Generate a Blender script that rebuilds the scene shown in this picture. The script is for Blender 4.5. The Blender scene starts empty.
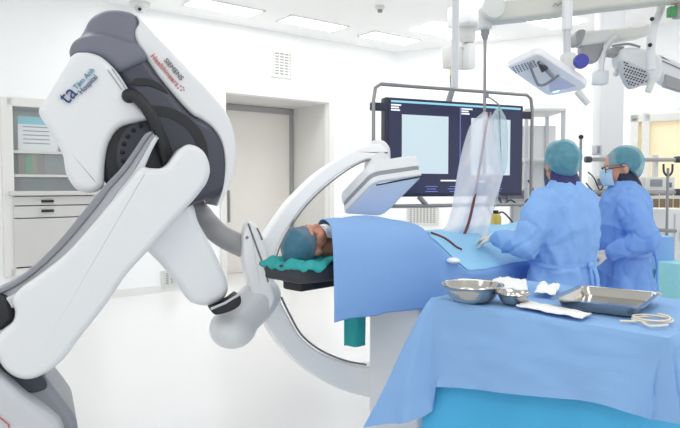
import bpy, bmesh, math, random
from mathutils import Vector as V, Matrix, noise
random.seed(4)
S = bpy.context.scene
COL = S.collection
PI = math.pi
# ------------------------------------------------------------------ camera
F = 620.0; HC = 1.38; PITCH = math.atan(29 / F)
cp, sp = math.cos(PITCH), math.sin(PITCH)
CAM = V((0, 0, HC))
def ray(px, py):
    a = (px - 340) / F; b = (214 - py) / F
    return V((a, cp + b * sp, -sp + b * cp))
def P(px, py, Y):
    r = ray(px, py); return CAM + r * (Y / r.y)
def PZ(px, py, z):
    r = ray(px, py); return CAM + r * ((z - HC) / r.z)
def PP(px, py, o, n):
    r = ray(px, py); return CAM + r * ((o - CAM).dot(n) / r.dot(n))
cd = bpy.data.cameras.new('camera'); cam = bpy.data.objects.new('camera', cd); COL.objects.link(cam)
cd.sensor_width = 36; cd.lens = F * 36 / 680; cam.location = CAM; cam.rotation_euler = (PI / 2 - PITCH, 0, 0)
S.camera = cam
# ------------------------------------------------------------------ materials
MATS = {}
def mat(name, col, rough=.5, metal=0., bump=0., bscale=40., var=0., vscale=6., alpha=1., emit=None, estr=0., coat=0., sub=0., trans=0.):
    if name in MATS: return MATS[name]
    m = bpy.data.materials.new(name); m.use_nodes = True
    nt = m.node_tree; b = nt.nodes['Principled BSDF']
    c = [(x / 255.) for x in col]; c = [x / 12.92 if x <= .04045 else ((x + .055) / 1.055) ** 2.4 for x in c]
    b.inputs['Base Color'].default_value = (*c, 1)
    b.inputs['Roughness'].default_value = rough; b.inputs['Metallic'].default_value = metal
    b.inputs['Alpha'].default_value = alpha
    b.inputs['Coat Weight'].default_value = coat
    if trans: b.inputs['Transmission Weight'].default_value = trans
    if sub:
        b.inputs['Subsurface Weight'].default_value = sub; b.inputs['Subsurface Radius'].default_value = (.02, .01, .006)
    if emit:
        e = [(x / 255.) ** 2.2 for x in emit]
        b.inputs['Emission Color'].default_value = (*e, 1); b.inputs['Emission Strength'].default_value = estr
    tc = nt.nodes.new('ShaderNodeTexCoord')
    if var:
        n = nt.nodes.new('ShaderNodeTexNoise'); n.inputs['Scale'].default_value = vscale; n.inputs['Detail'].default_value = 4
        nt.links.new(tc.outputs['Object'], n.inputs['Vector'])
        r = nt.nodes.new('ShaderNodeMix'); r.data_type = 'RGBA'
        r.inputs[6].default_value = (*[max(0, x * (1 - var)) for x in c], 1)
        r.inputs[7].default_value = (*[min(1, x * (1 + var)) for x in c], 1)
        nt.links.new(n.outputs['Fac'], r.inputs[0]); nt.links.new(r.outputs[2], b.inputs['Base Color'])
    if bump:
        n2 = nt.nodes.new('ShaderNodeTexNoise'); n2.inputs['Scale'].default_value = bscale; n2.inputs['Detail'].default_value = 3
        nt.links.new(tc.outputs['Object'], n2.inputs['Vector'])
        bp = nt.nodes.new('ShaderNodeBump'); bp.inputs['Strength'].default_value = bump; bp.inputs['Distance'].default_value = .01
        nt.links.new(n2.outputs['Fac'], bp.inputs['Height']); nt.links.new(bp.outputs['Normal'], b.inputs['Normal'])
    MATS[name] = m; return m
M_wall = mat('wall_paint', (243, 244, 244), .6, var=.01)
M_ceil = mat('ceiling_paint', (240, 240, 239), .7, var=.01)
M_floor = mat('floor_vinyl', (224, 224, 224), .22, var=.012, vscale=2)
M_white = mat('white_shell', (224, 225, 226), .35, var=.01)
M_white2 = mat('white_gloss_shell', (221, 223, 224), .3, coat=.15)
M_carm = mat('c_arm_white', (245, 246, 246), .35)
M_offw = mat('off_white_metal', (214, 215, 211), .42)
M_lgrey = mat('light_grey_plastic', (196, 198, 202), .4, var=.02)
M_mgrey = mat('mid_grey_plastic', (139, 141, 148), .42, var=.03)
M_agrey = mat('grey_arm_paint', (160, 159, 160), .45, var=.02)
M_dgrey = mat('slate_shell', (114, 116, 128), .42, var=.05, vscale=4)
M_dgrey2 = mat('dark_slate_shell', (56, 58, 70), .38, var=.05, vscale=4)
M_black = mat('black_rubber', (28, 29, 34), .45, var=.08)
M_seam = mat('seam_line', (120, 120, 124), .5)
M_steel = mat('polished_steel', (196, 192, 184), .16, 1., bump=.08, bscale=14)
M_brush = mat('brushed_steel', (150, 150, 150), .35, .9)
M_door = mat('door_panel', (230, 226, 220), .4, var=.02)
M_trim = mat('door_trim', (222, 221, 218), .45)
M_cab = mat('cabinet_steel', (204, 203, 200), .4, .15, var=.02)
M_gown = mat('blue_gown_fabric', (136, 178, 231), .85, bump=.18, bscale=120, var=.04, vscale=5)
M_gown2 = mat('blue_gown_fabric_deep', (124, 166, 228), .85, bump=.18, bscale=120, var=.05, vscale=5)
M_drape = mat('blue_drape_fabric', (132, 172, 222), .85, bump=.15, bscale=160, var=.03, vscale=4)
M_sheet = mat('light_blue_drape_fabric', (136, 176, 222), .85, bump=.15, bscale=160, var=.03, vscale=4)
M_cyan = mat('cyan_drape_fabric', (76, 176, 222), .8, bump=.12, bscale=160, var=.03)
M_teal = mat('teal_cloth', (50, 166, 164), .85, bump=.3, bscale=60, var=.15, vscale=25)  # tone variation paints darker folds into the cloth colour
M_cap = mat('blue_mesh_cap', (118, 188, 206), .75, bump=.6, bscale=70, var=.3, vscale=30, alpha=.52)
M_hair = mat('dark_hair', (40, 40, 46), .6)
M_skin = mat('skin', (206, 152, 124), .5, sub=.1, var=.04, vscale=12)
M_navy = mat('navy_collar', (52, 52, 104), .7, bump=.3, var=.1)
M_navyb = mat('dark_navy_collar', (30, 40, 66), .7, bump=.3, var=.1)
M_glove = mat('latex_glove', (226, 216, 200), .5, var=.03)
M_mask = mat('blue_mask', (182, 208, 228), .8, bump=.2)
M_paper = mat('white_paper', (238, 238, 238), .8, bump=.1)
M_gauze = mat('white_gauze', (242, 242, 242), .9, bump=.4, bscale=60)
M_light = mat('lamp_diffuser', (255, 255, 255), .5, emit=(255, 255, 255), estr=6)
M_screen = mat('dark_screen', (30, 34, 58), .25, emit=(46, 50, 84), estr=.45)
M_view = mat('pale_image_screen', (120, 140, 150), .3, emit=(204, 218, 222), estr=.8)
M_bar = mat('cyan_screen_bar', (80, 140, 170), .3, emit=(150, 205, 222), estr=.8)
M_txt = mat('screen_text', (200, 200, 210), .3, emit=(225, 228, 235), estr=.8)
M_dtxt = mat('screen_text_dim', (90, 100, 160), .3, emit=(110, 116, 180), estr=.6)
M_bezel = mat('monitor_bezel', (44, 47, 66), .4)
M_plastic = mat('clear_plastic_film', (240, 241, 246), .3, alpha=.5, bump=.3, bscale=30)
M_fluid = mat('clear_fluid_bag', (214, 230, 234), .2, alpha=.45)
M_red = mat('dark_red_line', (120, 62, 66), .5)
M_logo = mat('navy_print', (26, 58, 120), .5)
M_logot = mat('teal_print', (40, 130, 165), .5)
M_lgr = mat('grey_print', (90, 88, 92), .5)
M_lred = mat('red_print', (190, 96, 92), .5)
M_blueknob = mat('blue_cap', (66, 70, 158), .45)
M_yel = mat('lit_yellow_blind', (244, 230, 196), .7, emit=(250, 226, 176), estr=.16, var=.04, vscale=3)
M_yellow = mat('yellow_plastic', (206, 186, 100), .5)
M_green = mat('green_plastic', (70, 150, 90), .5)
M_brown = mat('brown_boxes', (120, 104, 84), .6, var=.2)
M_glass = mat('cabinet_glass', (220, 232, 236), .1, alpha=.14)
M_cyanglow = mat('cyan_lamp', (200, 240, 255), .3, emit=(170, 225, 255), estr=2.2)
M_det = mat('detector_face', (226, 228, 238), .8, var=.02)
# ------------------------------------------------------------------ mesh builder
class MB:
    def __init__(s): s.v = []; s.f = []
    def add(s, vs, fs):
        o = len(s.v); s.v += [V(x) for x in vs]; s.f += [tuple(i + o for i in f) for f in fs]; return s
    def box(s, c, size, R=None):
        c = V(c); x, y, z = [a / 2 for a in size]
        vs = [V((i * x, j * y, k * z)) for i in (-1, 1) for j in (-1, 1) for k in (-1, 1)]
        if R is not None: vs = [R @ q for q in vs]
        return s.add([c + q for q in vs], [(0, 1, 3, 2), (4, 6, 7, 5), (0, 4, 5, 1), (2, 3, 7, 6), (0, 2, 6, 4), (1, 5, 7, 3)])
    def rings(s, rs, closed=True, cap0=True, cap1=True):
        n = len(rs[0]); vs = [p for r in rs for p in r]; fs = []
        for i in range(len(rs) - 1):
            for j in range(n if closed else n - 1):
                k = (j + 1) % n
                fs.append((i * n + j, i * n + k, (i + 1) * n + k, (i + 1) * n + j))
        if closed and cap0: fs.append(tuple(reversed(range(n))))
        if closed and cap1: fs.append(tuple((len(rs) - 1) * n + j for j in range(n)))
        return s.add(vs, fs)
    def tube(s, pts, r, n=10):
        pts = [V(p) for p in pts]; rr = r if isinstance(r, (list, tuple)) else [r] * len(pts)
        rs = []; t0 = (pts[1] - pts[0]).normalized()
        a = t0.orthogonal().normalized()
        for i, p in enumerate(pts):
            t = (pts[min(i + 1, len(pts) - 1)] - pts[max(i - 1, 0)]).normalized()
            a = (a - t * a.dot(t)).normalized(); b = t.cross(a)
            rs.append([p + (a * math.cos(q) + b * math.sin(q)) * rr[i] for q in [2 * PI * k / n for k in range(n)]])
        return s.rings(rs)
    def ell(s, c, r, R=None, nu=20, nv=12):
        c = V(c); r = (r, r, r) if isinstance(r, (int, float)) else r
        rs = []
        for i in range(1, nv):
            th = PI * i / nv
            ring = [V((r[0] * math.sin(th) * math.cos(2 * PI * j / nu), r[1] * math.sin(th) * math.sin(2 * PI * j / nu), -r[2] * math.cos(th))) for j in range(nu)]
            rs.append([c + (R @ q if R is not None else q) for q in ring])
        top = V((0, 0, r[2])); 
        if R is not None: top = R @ top
        o = len(s.v); s.rings(rs, cap0=False, cap1=False)
        k = len(s.v); s.v += [c - top, c + top]; m = len(rs) - 1
        for j in range(nu):
            q = (j + 1) % nu
            s.f.append((k, o + q, o + j)); s.f.append((k + 1, o + m * nu + j, o + m * nu + q))
        return s
    def limb(s, pts, rad, n=14):
        pts = [V(p) for p in pts]
        for i, p in enumerate(pts): s.ell(p, rad[i], nu=n, nv=10)
        for i in range(len(pts) - 1): s.tube([pts[i], pts[i + 1]], [rad[i], rad[i + 1]], n)
        return s
    def lathe(s, c, prof, n=32, R=None, cap0=True, cap1=True):
        c = V(c); rs = []
        for r, z in prof:
            ring = [V((r * math.cos(2 * PI * k / n), r * math.sin(2 * PI * k / n), z)) for k in range(n)]
            rs.append([c + (R @ q if R is not None else q) for q in ring])
        return s.rings(rs, cap0=cap0, cap1=cap1)
    def grid(s, fn, nu, nv):
        vs = [V(fn(i / nu, j / nv)) for i in range(nu + 1) for j in range(nv + 1)]
        fs = [(i * (nv + 1) + j, (i + 1) * (nv + 1) + j, (i + 1) * (nv + 1) + j + 1, i * (nv + 1) + j + 1) for i in range(nu) for j in range(nv)]
        return s.add(vs, fs)
    def quad_slab(s, pts, vec):
        pts = [V(p) for p in pts]; n = len(pts)
        return s.rings([pts, [p + V(vec) for p in pts]])
    def pillow(s, pts, vec, rf=.02, rb=.02, seg=5):
        """closed planar outline pts pushed along vec, rims rounded by rf (near) and rb (far)"""
        pts = [V(p) for p in pts]; vec = V(vec); D = vec.length; w = vec / D
        n = len(pts); cen = sum(pts, V()) / n
        s.wn = True; nrm = []
        area = sum((pts[i] - cen).cross(pts[(i + 1) % n] - cen).dot(w) for i in range(n))
        sg = 1 if area > 0 else -1
        for i in range(n):
            t = (pts[(i + 1) % n] - pts[i - 1]); t = (t - w * t.dot(w)).normalized()
            nrm.append(w.cross(t) * sg)      # inward
        # never inset past the middle of a narrow place
        b1 = (pts[1] - pts[0]).normalized(); b2 = w.cross(b1)
        q2 = [((p - cen).dot(b1), (p - cen).dot(b2)) for p in pts]; n2 = [(m.dot(b1), m.dot(b2)) for m in nrm]
        mx_ = max(rf, rb); lim = []
        for i in range(n):
            best = 9.
            ox, oy = q2[i]; dx, dy = n2[i]
            for j in range(n):
                if j == i or (j + 1) % n == i: continue
                ax_, ay_ = q2[j]; ex_, ey_ = q2[(j + 1) % n][0] - ax_, q2[(j + 1) % n][1] - ay_
                den = dx * ey_ - dy * ex_
                if abs(den) < 1e-12: continue
                t_ = ((ax_ - ox) * ey_ - (ay_ - oy) * ex_) / den; u_ = ((ax_ - ox) * dy - (ay_ - oy) * dx) / den
                if t_ > 1e-5 and -1e-6 <= u_ <= 1 + 1e-6: best = min(best, t_)
            lim.append(min(1., .42 * best / mx_) if mx_ > 0 else 1.)
        for _ in range(3): lim = [min(lim[i], (lim[i - 1] + lim[i] + lim[(i + 1) % n]) / 3) for i in range(n)]
        def ring(off, d): return [p + m * off * l_ + w * d for p, m, l_ in zip(pts, nrm, lim)]
        rs = []
        for k in range(seg + 1):
            a = PI / 2 * k / seg
            rs.append(ring(rf * (1 - math.sin(a)), rf * (1 - math.cos(a))))
        for k in range(seg + 1):
            a = PI / 2 * (1 - k / seg)
            rs.append(ring(rb * (1 - math.sin(a)), D - rb * (1 - math.cos(a))))
        return s.rings(rs)
    def mesh(s, name='m'):
        me = bpy.data.meshes.new(name); me.from_pydata([tuple(x) for x in s.v], [], s.f); me.update()
        bm = bmesh.new(); bm.from_mesh(me); bmesh.ops.recalc_face_normals(bm, faces=bm.faces); bm.to_mesh(me); bm.free()
        return me
    def bev(s, w, seg=2, ang=35):
        me = s.mesh(); bm = bmesh.new(); bm.from_mesh(me)
        ed = [e for e in bm.edges if len(e.link_faces) == 2 and e.calc_face_angle(0) > math.radians(ang)]
        bmesh.ops.bevel(bm, geom=ed, offset=w, segments=seg, affect='EDGES', profile=.5, clamp_overlap=True)
        bm.verts.ensure_lookup_table()
        s.v = [v.co.copy() for v in bm.verts]; s.f = [tuple(v.index for v in f.verts) for f in bm.faces]
        bm.free(); bpy.data.meshes.remove(me); return s
    def remesh(s, vox, it=3):
        me = s.mesh(); ob = bpy.data.objects.new('t', me); COL.objects.link(ob)
        r = ob.modifiers.new('r', 'REMESH'); r.mode = 'VOXEL'; r.voxel_size = vox
        q = ob.modifiers.new('q', 'SMOOTH'); q.iterations = it; q.factor = .5
        dg = bpy.context.evaluated_depsgraph_get(); m2 = bpy.data.meshes.new_from_object(ob.evaluated_get(dg))
        s.v = [v.co.copy() for v in m2.vertices]; s.f = [tuple(p.vertices) for p in m2.polygons]
        s.n = [v.normal.copy() for v in m2.vertices]
        bpy.data.objects.remove(ob); bpy.data.meshes.remove(me); bpy.data.meshes.remove(m2); return s
    def build(s, name, m, parent=None, smooth=40, local=False, loc=None):
        me = s.mesh(name)
        o = bpy.data.objects.new(name, me); COL.objects.link(o)
        off = V((0, 0, 0))
        if parent is not None:
            o.parent = parent
            if not local:
                p = parent
                while p is not None: off += p.location; p = p.parent
        elif loc is not None:
            off = V(loc); o.location = off
        if off.length: me.transform(Matrix.Translation(-off))
        me.materials.append(m)
        if smooth:
            me.polygons.foreach_set('use_smooth', [len(p.vertices) < 14 for p in me.polygons]); me.set_sharp_from_angle(angle=math.radians(smooth))
        if getattr(s, 'wn', False):
            q = o.modifiers.new('w', 'WEIGHTED_NORMAL'); q.keep_sharp = True; q.weight = 50
        me.update(); return o
def tag(o, label, cat, group=None):
    o['label'] = label; o['category'] = cat
    if group: o['group'] = group
    return o
def thing(name, loc, label, cat, group=None, rz=0):
    o = bpy.data.objects.new(name, None); COL.objects.link(o); o.location = loc; o.rotation_euler = (0, 0, rz)
    o.empty_display_size = .1
    return tag(o, label, cat, group)
def struct(o): o['kind'] = 'structure'; return o
def spl(pts, n=6, closed=False):
    """Catmull-Rom through points of any dimension"""
    pts = [V(p) for p in pts]; N = len(pts); out = []
    for i in range(N if closed else N - 1):
        g = (lambda k: pts[k % N]) if closed else (lambda k: pts[max(0, min(N - 1, k))])
        a, b, c, d = g(i - 1), g(i), g(i + 1), g(i + 2)
        for k in range(n):
            t = k / n
            out.append(.5 * ((2 * b) + (c - a) * t + (2 * a - 5 * b + 4 * c - d) * t * t + (3 * b - a - 3 * c + d) * t ** 3))
    if not closed: out.append(pts[-1])
    return out
def pix(pts, o, n, k=5, closed=True, smooth=True):
    """outline of picture points laid on the plane through o with normal n"""
    q = spl(pts, k, closed) if smooth else [V(p) for p in pts]
    return [PP(a.x, a.y, o, n) for a in q]
FR = V((0, -1, 0))
def frontal(pts, Y, depth, rf=.02, rb=.02, k=5, smooth=True, n=None):
    nn = V(n).normalized() if n else FR
    mx = sum(p[0] for p in pts) / len(pts); my = sum(p[1] for p in pts) / len(pts)
    o = P(mx, my, Y)
    return MB().pillow(pix(pts, o, nn, k, True, smooth), -nn * depth, rf, rb)
RN = V((230 / F, -1, 0)).normalized()          # the robot's broad face
def RO(Y): return P(110, 200, Y)
def PR(px, py, Y): return PP(px, py, RO(Y), RN)
def rfrontal(pts, Y, depth, rf=.02, rb=.02, k=5, smooth=True):
    return MB().pillow(pix(pts, RO(Y), RN, k, True, smooth), -RN * depth, rf, rb)
def text(name, body, size, origin, ex, ey, m, parent, ext=.0008):
    c = bpy.data.curves.new(name, 'FONT'); c.body = body; c.size = size; c.extrude = ext
    o = bpy.data.objects.new(name, c); COL.objects.link(o)
    dg = bpy.context.evaluated_depsgraph_get(); me = bpy.data.meshes.new_from_object(o.evaluated_get(dg))
    bpy.data.objects.remove(o); bpy.data.curves.remove(c)
    ex = V(ex).normalized(); ey = V(ey); ey = (ey - ex * ey.dot(ex)).normalized(); ez = ex.cross(ey)
    Mx = Matrix((ex, ey, ez)).transposed().to_4x4(); Mx.translation = V(origin)
    p = parent; off = V()
    while p is not None: off += p.location; p = p.parent
    me.transform(Matrix.Translation(-off) @ Mx); me.name = name
    me.materials.clear(); me.materials.append(m)
    ob = bpy.data.objects.new(name, me); COL.objects.link(ob); ob.parent = parent; return ob
def nz(p, s=1.): return noise.noise(V(p) * s)
def sm(x): x = max(0., min(1., x)); return x * x * (3 - 2 * x)

# ================================================================== ROOM
CZ = 3.57
d = V((.794, .608, 0)).normalized(); nr = V((d.y, -d.x, 0)); W0 = V((-.87, 9.0, 0))
RW = Matrix((d, -nr, V((0, 0, 1)))).transposed()
def wa(px):                       # distance along left-back wall seen at column px
    r = (px - 340) / F; return (r * W0.y - W0.x) / (d.x - r * d.y)
def W(a, z, out=0.): return W0 + d * a + V((0, 0, z)) + nr * out
aL, aR = wa(226), wa(328.5); zD = 2.63; REC = 1.04
aC = wa(395)
corner = W(aC, 0)
d2 = V((.885, -.466, 0)).normalized(); nr2 = V((d2.y, -d2.x, 0))
RB = Matrix((d2, -nr2, V((0, 0, 1)))).transposed()
def wb(px):
    r = (px - 340) / F; return (r * corner.y - corner.x) / (d2.x - r * d2.y)
def WB(b, z, out=0.): return corner + d2 * b + V((0, 0, z)) + nr2 * out
T = .1
def wall_piece(m, a0, a1, z0, z1):
    m.box(W((a0 + a1) / 2, (z0 + z1) / 2, -T / 2), (a1 - a0, T, z1 - z0), RW)
aN0, aN1, zN0, zN1 = wa(8), wa(97), .42, 2.28       # cabinet niche
m = MB()
wall_piece(m, -7.5, aN0, 0, CZ); wall_piece(m, aN0, aN1, 0, zN0); wall_piece(m, aN0, aN1, zN1, CZ)
wall_piece(m, aN1, aL, 0, CZ); wall_piece(m, aL, aR, zD, CZ); wall_piece(m, aR, aC + .05, 0, CZ)
struct(m.build('wall_left', M_wall, smooth=0))
m = MB(); bE = 6.4
w0, w1, wz0, wz1 = wb(633), wb(690), 1.02, 2.3
def wallb(m, b0, b1, z0, z1): m.box(WB((b0 + b1) / 2, (z0 + z1) / 2, -T / 2), (b1 - b0, T, z1 - z0), RB)
wallb(m, -.05, w0, 0, CZ); wallb(m, w0, w1, 0, wz0); wallb(m, w0, w1, wz1, CZ); wallb(m, w1, bE, 0, CZ)
struct(m.build('wall_back', M_wall, smooth=0))
struct(MB().box((0, 4.5, -.05), (16, 17, .1)).build('floor', M_floor, smooth=0))
struct(MB().box((0, 4.5, CZ + .05), (16, 17, .1)).build('ceiling', M_ceil, smooth=0))
# recess of the sliding door
m = MB()
m.box(W(aR + .04, zD / 2, -REC / 2 - T / 2), (.08, REC, zD), RW)
m.box(W(aL - .04, zD / 2, -REC / 2 - T / 2), (.08, REC, zD), RW)
m.box(W((aL + aR) / 2, zD + .04, -REC / 2 - T / 2), (aR - aL + .16, REC, .08), RW)
struct(m.build('wall_recess', M_trim, smooth=0))
m = MB()
for a in (aL - .045, aR + .045): m.box(W(a, zD / 2, .012), (.09, .03, zD), RW)
m.box(W((aL + aR) / 2, zD + .05, .012), (aR - aL + .18, .03, .1), RW)
struct(m.bev(.006).build('trim_1', M_trim, smooth=0))
dr = MB().box(W((aL + aR) / 2, zD / 2, -REC + .0), (aR - aL, .06, zD - .01), RW).bev(.004).build('door_1', M_door, smooth=0); struct(dr)
m = MB().box(W(aR - .035, zD / 2, -REC + .05), (.05, .05, zD - .02), RW)
m.box(W((aL + aR) / 2, zD - .05, -REC + .05), (aR - aL, .05, .09), RW)
m.bev(.004).build('door_frame', M_agrey, dr, smooth=0)
MB().box(W(aL + .55, 1.05, -REC + .06), (.03, .04, .5), RW).bev(.01).build('door_handle', M_brush, dr)
# base line and window
m = MB()
for a0, a1 in ((-7.5, aL - .1), (aR + .1, aC)): m.box(W((a0 + a1) / 2, .05, .008), (a1 - a0, .016, .1), RW)
struct(m.build('baseboard_left', mat('baseboard_paint', (226, 226, 224), .5), smooth=0))
struct(MB().box(WB(bE / 2, .05, .008), (bE, .016, .1), RB).build('baseboard_back', MATS['baseboard_paint'], smooth=0))
wn = struct(MB().box(WB((w0 + w1) / 2, (wz0 + wz1) / 2, -.05), (w1 - w0, .02, wz1 - wz0), RB).build('window_1', M_yel, smooth=0))
m = MB()
for b in (w0, w0 + (w1 - w0) * .06 + .1, w1): m.box(WB(b, (wz0 + wz1) / 2, .0), (.1, .08, wz1 - wz0 + .1), RB)
for z in (wz0, wz1): m.box(WB((w0 + w1) / 2, z, .0), (w1 - w0 + .1, .08, .1), RB)
m.bev(.006).build('window_frame', mat('window_frame_paint', (224, 224, 220), .5), wn, smooth=0)
m = MB()
for k in range(9):
    b = w0 + .2 + k * .085
    m.box(WB(b, wz0 + .12, -.03), (.07, .03, .22 + .05 * random.random()), RB)
m.build('folders', M_brown, wn, smooth=0)
# ceiling lights
def ceil_panel(p4, label, i):
    c = sum((PZ(x, y, CZ) for x, y in p4), V()) / 4
    q = [PZ(x, y, CZ) for x, y in p4]
    L = max((q[1] - q[0]).length, .9)
    ex = d; L = ((q[1] - q[0]).dot(ex) + (q[2] - q[3]).dot(ex)) / 2; Wd = .36
    return c, L
LP = [((189, 3), (246, 14), (256, 10), (203, 0), 'long white ceiling light panel nearest the robot, at the top edge of the picture'),
      ((284, 20), (326, 29), (341, 25), (300, 18), 'white ceiling light panel above the grey sliding door, middle of three in a row'),
      ((365, 36), (400, 42), (414, 39), (380, 33), 'white ceiling light panel above the corner behind the monitor, farthest of three in a row')]
for i, (a, b, c_, e, lab) in enumerate(LP):
    c, L = ceil_panel((a, b, c_, e), lab, i)
    t = thing('ceiling_light', (c.x, c.y, CZ - .002), lab, 'light', 'recessed ceiling light panels')
    Wd = abs((PZ(*e, CZ) - PZ(*a, CZ)).dot(nr)) * .9; Wd = .34; L = .9
    MB().box((c.x, c.y, CZ - .008), (L, Wd, .012), RW).build('diffuser', M_light, t, smooth=0)
    m = MB()
    for s_ in (-1, 1):
        m.box(V((c.x, c.y, CZ - .01)) + nr * s_ * (Wd / 2 + .012), (L + .05, .025, .018), RW)
        m.box(V((c.x, c.y, CZ - .01)) + d * s_ * (L / 2 + .012), (.025, Wd + .05, .018), RW)
    m.build('frame', M_ceil, t, smooth=0)
for k, (px, Y, lab) in enumerate(((452, 9.0, 'white ceiling light panel behind the hanging pendant column'), (540, 8.2, 'white ceiling light panel above the two gowned people, behind the pendant arm'))):
    c = V(((px - 340) / F * Y, Y, CZ))
    t = thing('ceiling_light', (c.x, c.y, CZ - .002), lab, 'light', 'recessed ceiling light panels')
    MB().box((c.x, c.y, CZ - .008), (1.22, .5, .012), RW).build('diffuser', M_light, t, smooth=0)
# area lamps for panel rows; last two, behind camera, added to brighten front faces
def area(x, y, e, sx=1.2, sy=1.2):
    l = bpy.data.lights.new('ceiling_lamp_and_fill', 'AREA'); l.shape = 'RECTANGLE'; l.size = sx; l.size_y = sy; l.energy = e * .40; l.color = (1, .99, .97)
    o = bpy.data.objects.new('ceiling_lamp_and_fill', l); o.location = (x, y, CZ - .03); COL.objects.link(o)
for x, y, e in ((-1.6, 7.0, 46), (-.5, 7.9, 40), (1.2, 5.6, 48), (-1.8, 3.2, 42), (1.2, 1.6, 46), (-2.2, .2, 40), (3.4, 4.6, 46), (3.2, 7.2, 36), (-3.6, 4.2, 34), (2.2, -1.2, 60), (-.6, -1.6, 60)):
    area(x, y, e)
# smoke detector, dome camera
t = thing('smoke_detector', PZ(380, 6, CZ), 'small round white smoke detector on the ceiling', 'detector')
c = PZ(380, 6, CZ)
MB().lathe(c, [(.055, 0), (.06, -.03), (.045, -.045)], 24).build('housing', M_offw, t)
MB().lathe(c + V((0, 0, -.045)), [(.03, 0), (.03, -.03), (.02, -.035)], 20).build('sensor', M_mgrey, t)
c = PZ(140, 3, CZ)
t = thing('security_camera', c, 'small white dome camera on the ceiling above the robot', 'camera')
MB().lathe(c, [(.12, 0), (.12, -.03), (.07, -.05)], 28).build('mount', M_offw, t)
MB().ell(c + V((0, 0, -.06)), (.06, .06, .06)).build('dome', M_lgrey, t)
MB().ell(c + V((.01, -.045, -.085)), (.022, .022, .022)).build('lens', M_black, t)
# vents
def vent(px0, px1, py0, py1, label, right=False, cols=1):
    a0, a1 = (wb(px0), wb(px1)) if right else (wa(px0), wa(px1))
    f_ = WB if right else W; R = RB if right else RW
    Y = f_((a0 + a1) / 2, 0).y
    z1 = HC + (185 - py0) * Y / F; z0 = HC + (185 - py1) * Y / F
    c = f_((a0 + a1) / 2, (z0 + z1) / 2, .01)
    t = thing('wall_vent', c, label, 'vent')
    m = MB(); w = a1 - a0; h = z1 - z0
    for s_ in (-1, 1):
        m.box(f_((a0 + a1) / 2 + s_ * w / 2, (z0 + z1) / 2, .012), (.03, .025, h + .03), R)
        m.box(f_((a0 + a1) / 2, (z0 + z1) / 2 + s_ * h / 2, .012), (w, .025, .03), R)
    m.build('frame', M_offw, t, smooth=0)
    m = MB().box(f_((a0 + a1) / 2, (z0 + z1) / 2, .004), (w, .006, h), R); m.build('backing', mat('vent_back', (150, 150, 150), .6), t, smooth=0)
    m = MB(); k = 9
    for i in range(k): m.box(f_((a0 + a1) / 2, z0 + h * (i + .5) / k, .012), (w, .014, h / k * .5), R)
    for i in range(cols): m.box(f_(a0 + w * (i + .5) / cols, (z0 + z1) / 2, .014), (.02, .016, h), R)
    m.build('slats', M_offw, t, smooth=0)
vent(272, 291, 53, 78, 'square slatted air vent high on the wall above the sliding door', cols=4)
vent(161, 175, 272, 287, 'small dark slatted air vent low on the wall left of the sliding door', cols=3)
vent(408, 438, 206, 224, 'wide grey air grille low on the back wall under the monitor', True, 9)
# built-in cabinet at the left
c = W((aN0 + aN1) / 2, zN0, 0)
cab = thing('wall_cabinet', c, 'built-in pale steel cabinet with glass shelves and drawers, left behind the robot', 'cabinet')
wN = aN1 - aN0; am = (aN0 + aN1) / 2; zm = HC + (185 - 193) * 7.2 / F
m = MB(); D = .45
m.box(W(am, (zN0 + zN1) / 2, -D), (wN, .02, zN1 - zN0), RW)
for a in (aN0 + .015, aN1 - .015): m.box(W(a, (zN0 + zN1) / 2, -D / 2), (.03, D, zN1 - zN0), RW)
for z in (zN0 + .015, zN1 - .015): m.box(W(am, z, -D / 2), (wN, D, .03), RW)
m.build('carcass', M_cab, cab, smooth=0)
m = MB()
for a in (aN0, aN1): m.box(W(a, (zN0 + zN1) / 2, .02), (.12, .05, zN1 - zN0 + .12), RW)
m.box(W(am, zN1 + .02, .02), (wN, .05, .1), RW); m.box(W(am, zN0 - .02, .02), (wN, .05, .1), RW)
m.bev(.008).build('frame', M_trim, cab, smooth=0)
def shelfz(y): return HC + (185 - y) * 7.2 / F
for y in (153, 176): MB().box(W(am, shelfz(y), -D / 2), (wN - .06, D - .03, .03), RW).build('shelf', M_cab, cab, smooth=0)
MB().box(W(am, (zm + zN1) / 2, -.03), (wN - .06, .01, zN1 - zm - .04), RW).build('glass_pane', M_glass, cab, smooth=0)
MB().box(W(am, zm, .03), (wN, .14, .05), RW).bev(.008).build('worktop', M_cab, cab, smooth=0)
zs = [zm - .03, shelfz(205), shelfz(217), zN0 + .04]
for i in range(3):
    dw = MB().box(W(am, (zs[i] + zs[i + 1]) / 2, .03), (wN - .08, .06, zs[i] - zs[i + 1] - .012), RW).bev(.006).build('drawer', M_cab, cab, smooth=0)
    if i < 2: MB().box(W(wa(46), zs[i] - .06, .075), (.13, .03, .03), RW).bev(.008).build('handle', M_black, dw)
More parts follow.
